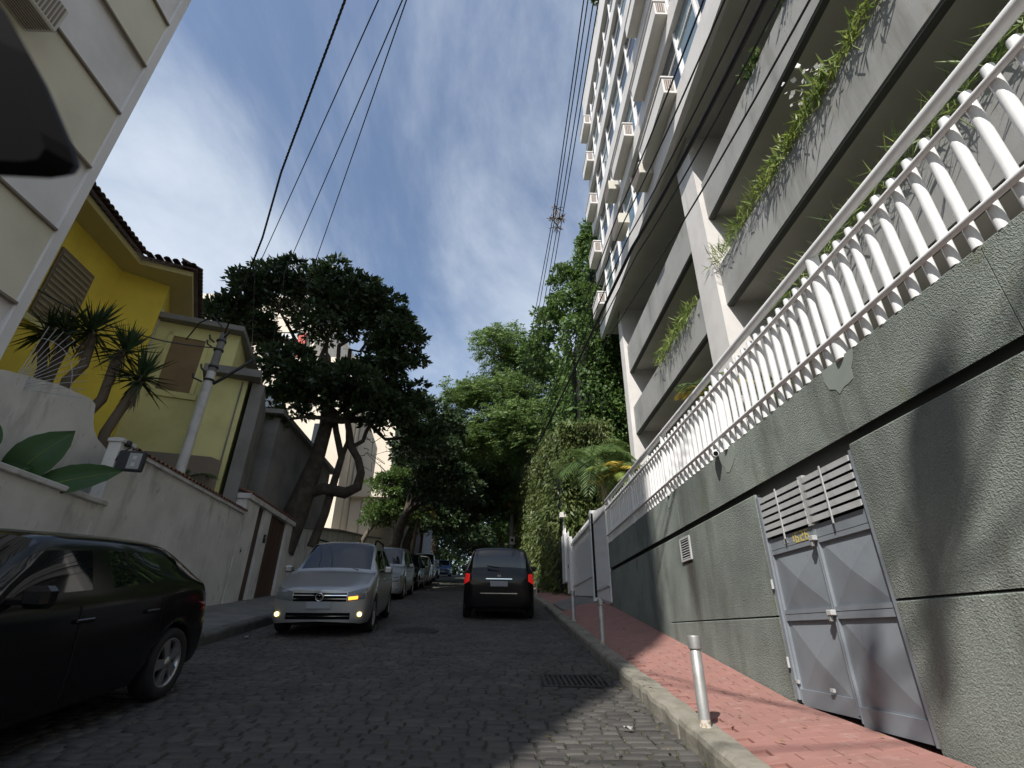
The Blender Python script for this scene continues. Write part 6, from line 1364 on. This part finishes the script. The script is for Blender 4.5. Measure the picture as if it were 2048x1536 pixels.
for i, (xx, (ex, ez)) in enumerate(zip((1.2, 1.28, 1.36, 1.44), ends)):
    cable(labs[i], [(xx + 0.05, -3, 9.7 - 0.05 * i), (xx, 9.6, 9.55 + (0.16 if i in (1,) else 0.0)), (PXx + ex, PYy - 0.1, ez)], 0.011, 0.12)
spc = thing('line_spacer', 'spiky air plants and spacer clinging to the overhead power lines', 'spacer')
mb = MB(); mb.tube([(1.18, 9.6, 9.55), (1.3, 9.6, 9.85), (1.44, 9.6, 9.55), (1.3, 9.6, 9.3), (1.18, 9.6, 9.55)], 0.022, 6); mb.tube([(1.18, 9.6, 9.55), (1.44, 9.6, 9.55)], 0.02, 6); mb.tube([(1.3, 9.6, 9.3), (1.3, 9.6, 9.98)], 0.02, 6); mb.build('frame', M['insulator'], spc)
for c_ in ((1.18, 9.6, 9.55), (1.44, 9.6, 9.55), (1.3, 9.6, 9.25), (1.3, 9.6, 9.9)):
    P = np.tile(np.array(c_), (26, 1)) + rng.normal(size=(26, 3)) * 0.02; D = rng.normal(size=(26, 3)) * np.array([1, 1, 0.6]) + np.array([0, 0, -0.3]); leaves('air_plant', P, D, 0.15, M['yucca_stem'], spc, 0.14, 'stuff')
for i, (a, b) in enumerate((((2.1, 0.5, 4.35), (2.0, 4.5, 5.75)), ((2.05, 0.5, 4.5), (1.95, 4.6, 5.95)), ((2.15, 0.5, 4.2), (2.05, 4.4, 5.6)), ((1.9, 0.5, 5.2), (1.85, 4.6, 6.5)), ((2.0, 0.5, 4.9), (1.92, 4.6, 6.3)), ((2.2, 0.5, 3.9), (2.12, 4.4, 5.1)))):
    cable(('thick black cable bundle sweeping past the front of the tall block', 'second telephone cable, just above the thick bundle', 'third telephone cable, just below the thick bundle', 'highest telephone cable in front of the tall block', 'second highest telephone cable in front of the tall block', 'lowest telephone cable, nearest the picket fence')[i], [(a[0], -4, a[2] + 0.2), (a[0], 1.5, a[2] + 0.25), (b[0] - 0.02, 6.0, b[2] - 0.35), (PXx + 0.1, PYy - 0.15, 9.6 + i * 0.14)], 0.011 if i else 0.03, 0.1, 'telephone cables along the right side')
# unseen telecom cables and splice closures, placed to cast shadows on the stucco wall
for i, (wy, wz, dl, r_, l_, sy, sz) in enumerate(((2.72, 0.9, 5.0, 0.17, 0.34, 1.0, -0.75), (3.12, 0.0, 4.6, 0.075, 0.36, 1.0, -1.2), (3.78, -0.25, 4.2, 0.065, 0.34, 1.0, -0.55))):
    a = Vector((2.5 - dl, wy - 1.8 * dl, wz + 2.3 * dl)); lab = ['highest', 'middle', 'lowest'][i]
    d = Vector((-1.0, 2.2 * sy - 1.8, 2.2 * sz + 2.3)).normalized()
    cable(lab + ' telecom cable crossing overhead behind the camera', [a - d * 5, a + d * 5], 0.02, 0.0)
    sc_ = thing('splice_closure', ['largest', 'middle', 'smallest'][i] + ' unseen black splice closure hanging from the telecom cables', 'splice closure'); mb = MB(); hd = Vector((0, -0.3, 0.95))
    mb.tube([a - hd * l_, a - hd * l_ * 0.75, a + hd * l_ * 0.75, a + hd * l_], [r_ * 0.5, r_, r_, r_ * 0.4], 12); mb.build('case', M['black_plastic'], sc_)
# street lantern box on the ivy side
ln_ = thing('wall_lantern', 'small grey-white lamp fixture standing above the white side gate', 'lantern')
mb = MB(); mb.bbox(2.3, 2.55, 19.3, 19.6, 3.95, 4.15, 0.02); mb.build('hood', M['coping_white'], ln_); mb = MB(); mb.tube([(2.45, 19.45, 2.9), (2.45, 19.45, 3.95)], 0.03, 6); mb.build('stem', M['steel'], ln_)
# rear-view mirror of the car that the camera rides in
rm = thing('rear_view_mirror', 'black rear-view mirror housing close to the camera at the upper left', 'mirror')
rm.location = (-0.2436, 0.1611, 0.2258); rm.rotation_euler = (2.0315, -0.0111, -0.0268)
prof = [(-0.20, 0.092), (-0.17, 0.104), (-0.0623, 0.0814), (-0.0144, 0.0647), (0.0024, 0.0431), (0.0144, 0.0216), (0.0251, -0.0036), (0.0335, -0.0228), (0.0359, -0.0311), (0.0323, -0.0364), (0.024, -0.0376), (0.0, -0.0364), (-0.0311, -0.0335), (-0.0623, -0.0287), (-0.17, -0.01), (-0.205, 0.03)]  # visible outline and placement taken from image pixels, at fixed depth before the camera
n = len(prof); cxm, cym = -0.08, 0.03
V = [(x, y, 0.0) for x, y in prof] + [(cxm + (x - cxm) * 0.8, cym + (y - cym) * 0.8, -0.03) for x, y in prof] + [(cxm + (x - cxm) * 0.94, cym + (y - cym) * 0.93, 0.008) for x, y in prof]
mb = MB(); mb.add(V, [tuple(range(n, 2 * n))[::-1], tuple(range(2 * n, 3 * n))] + [(i, (i + 1) % n, n + (i + 1) % n, n + i) for i in range(n)] + [(2 * n + i, 2 * n + (i + 1) % n, (i + 1) % n, i) for i in range(n)]); mb.build('housing', M['black_plastic'], rm)
mb = MB(); mb.tube([(-0.09, 0.05, -0.02), (-0.1, 0.12, -0.05), (-0.1, 0.2, -0.06)], 0.009, 8); mb.build('stalk', M['black_plastic'], rm)
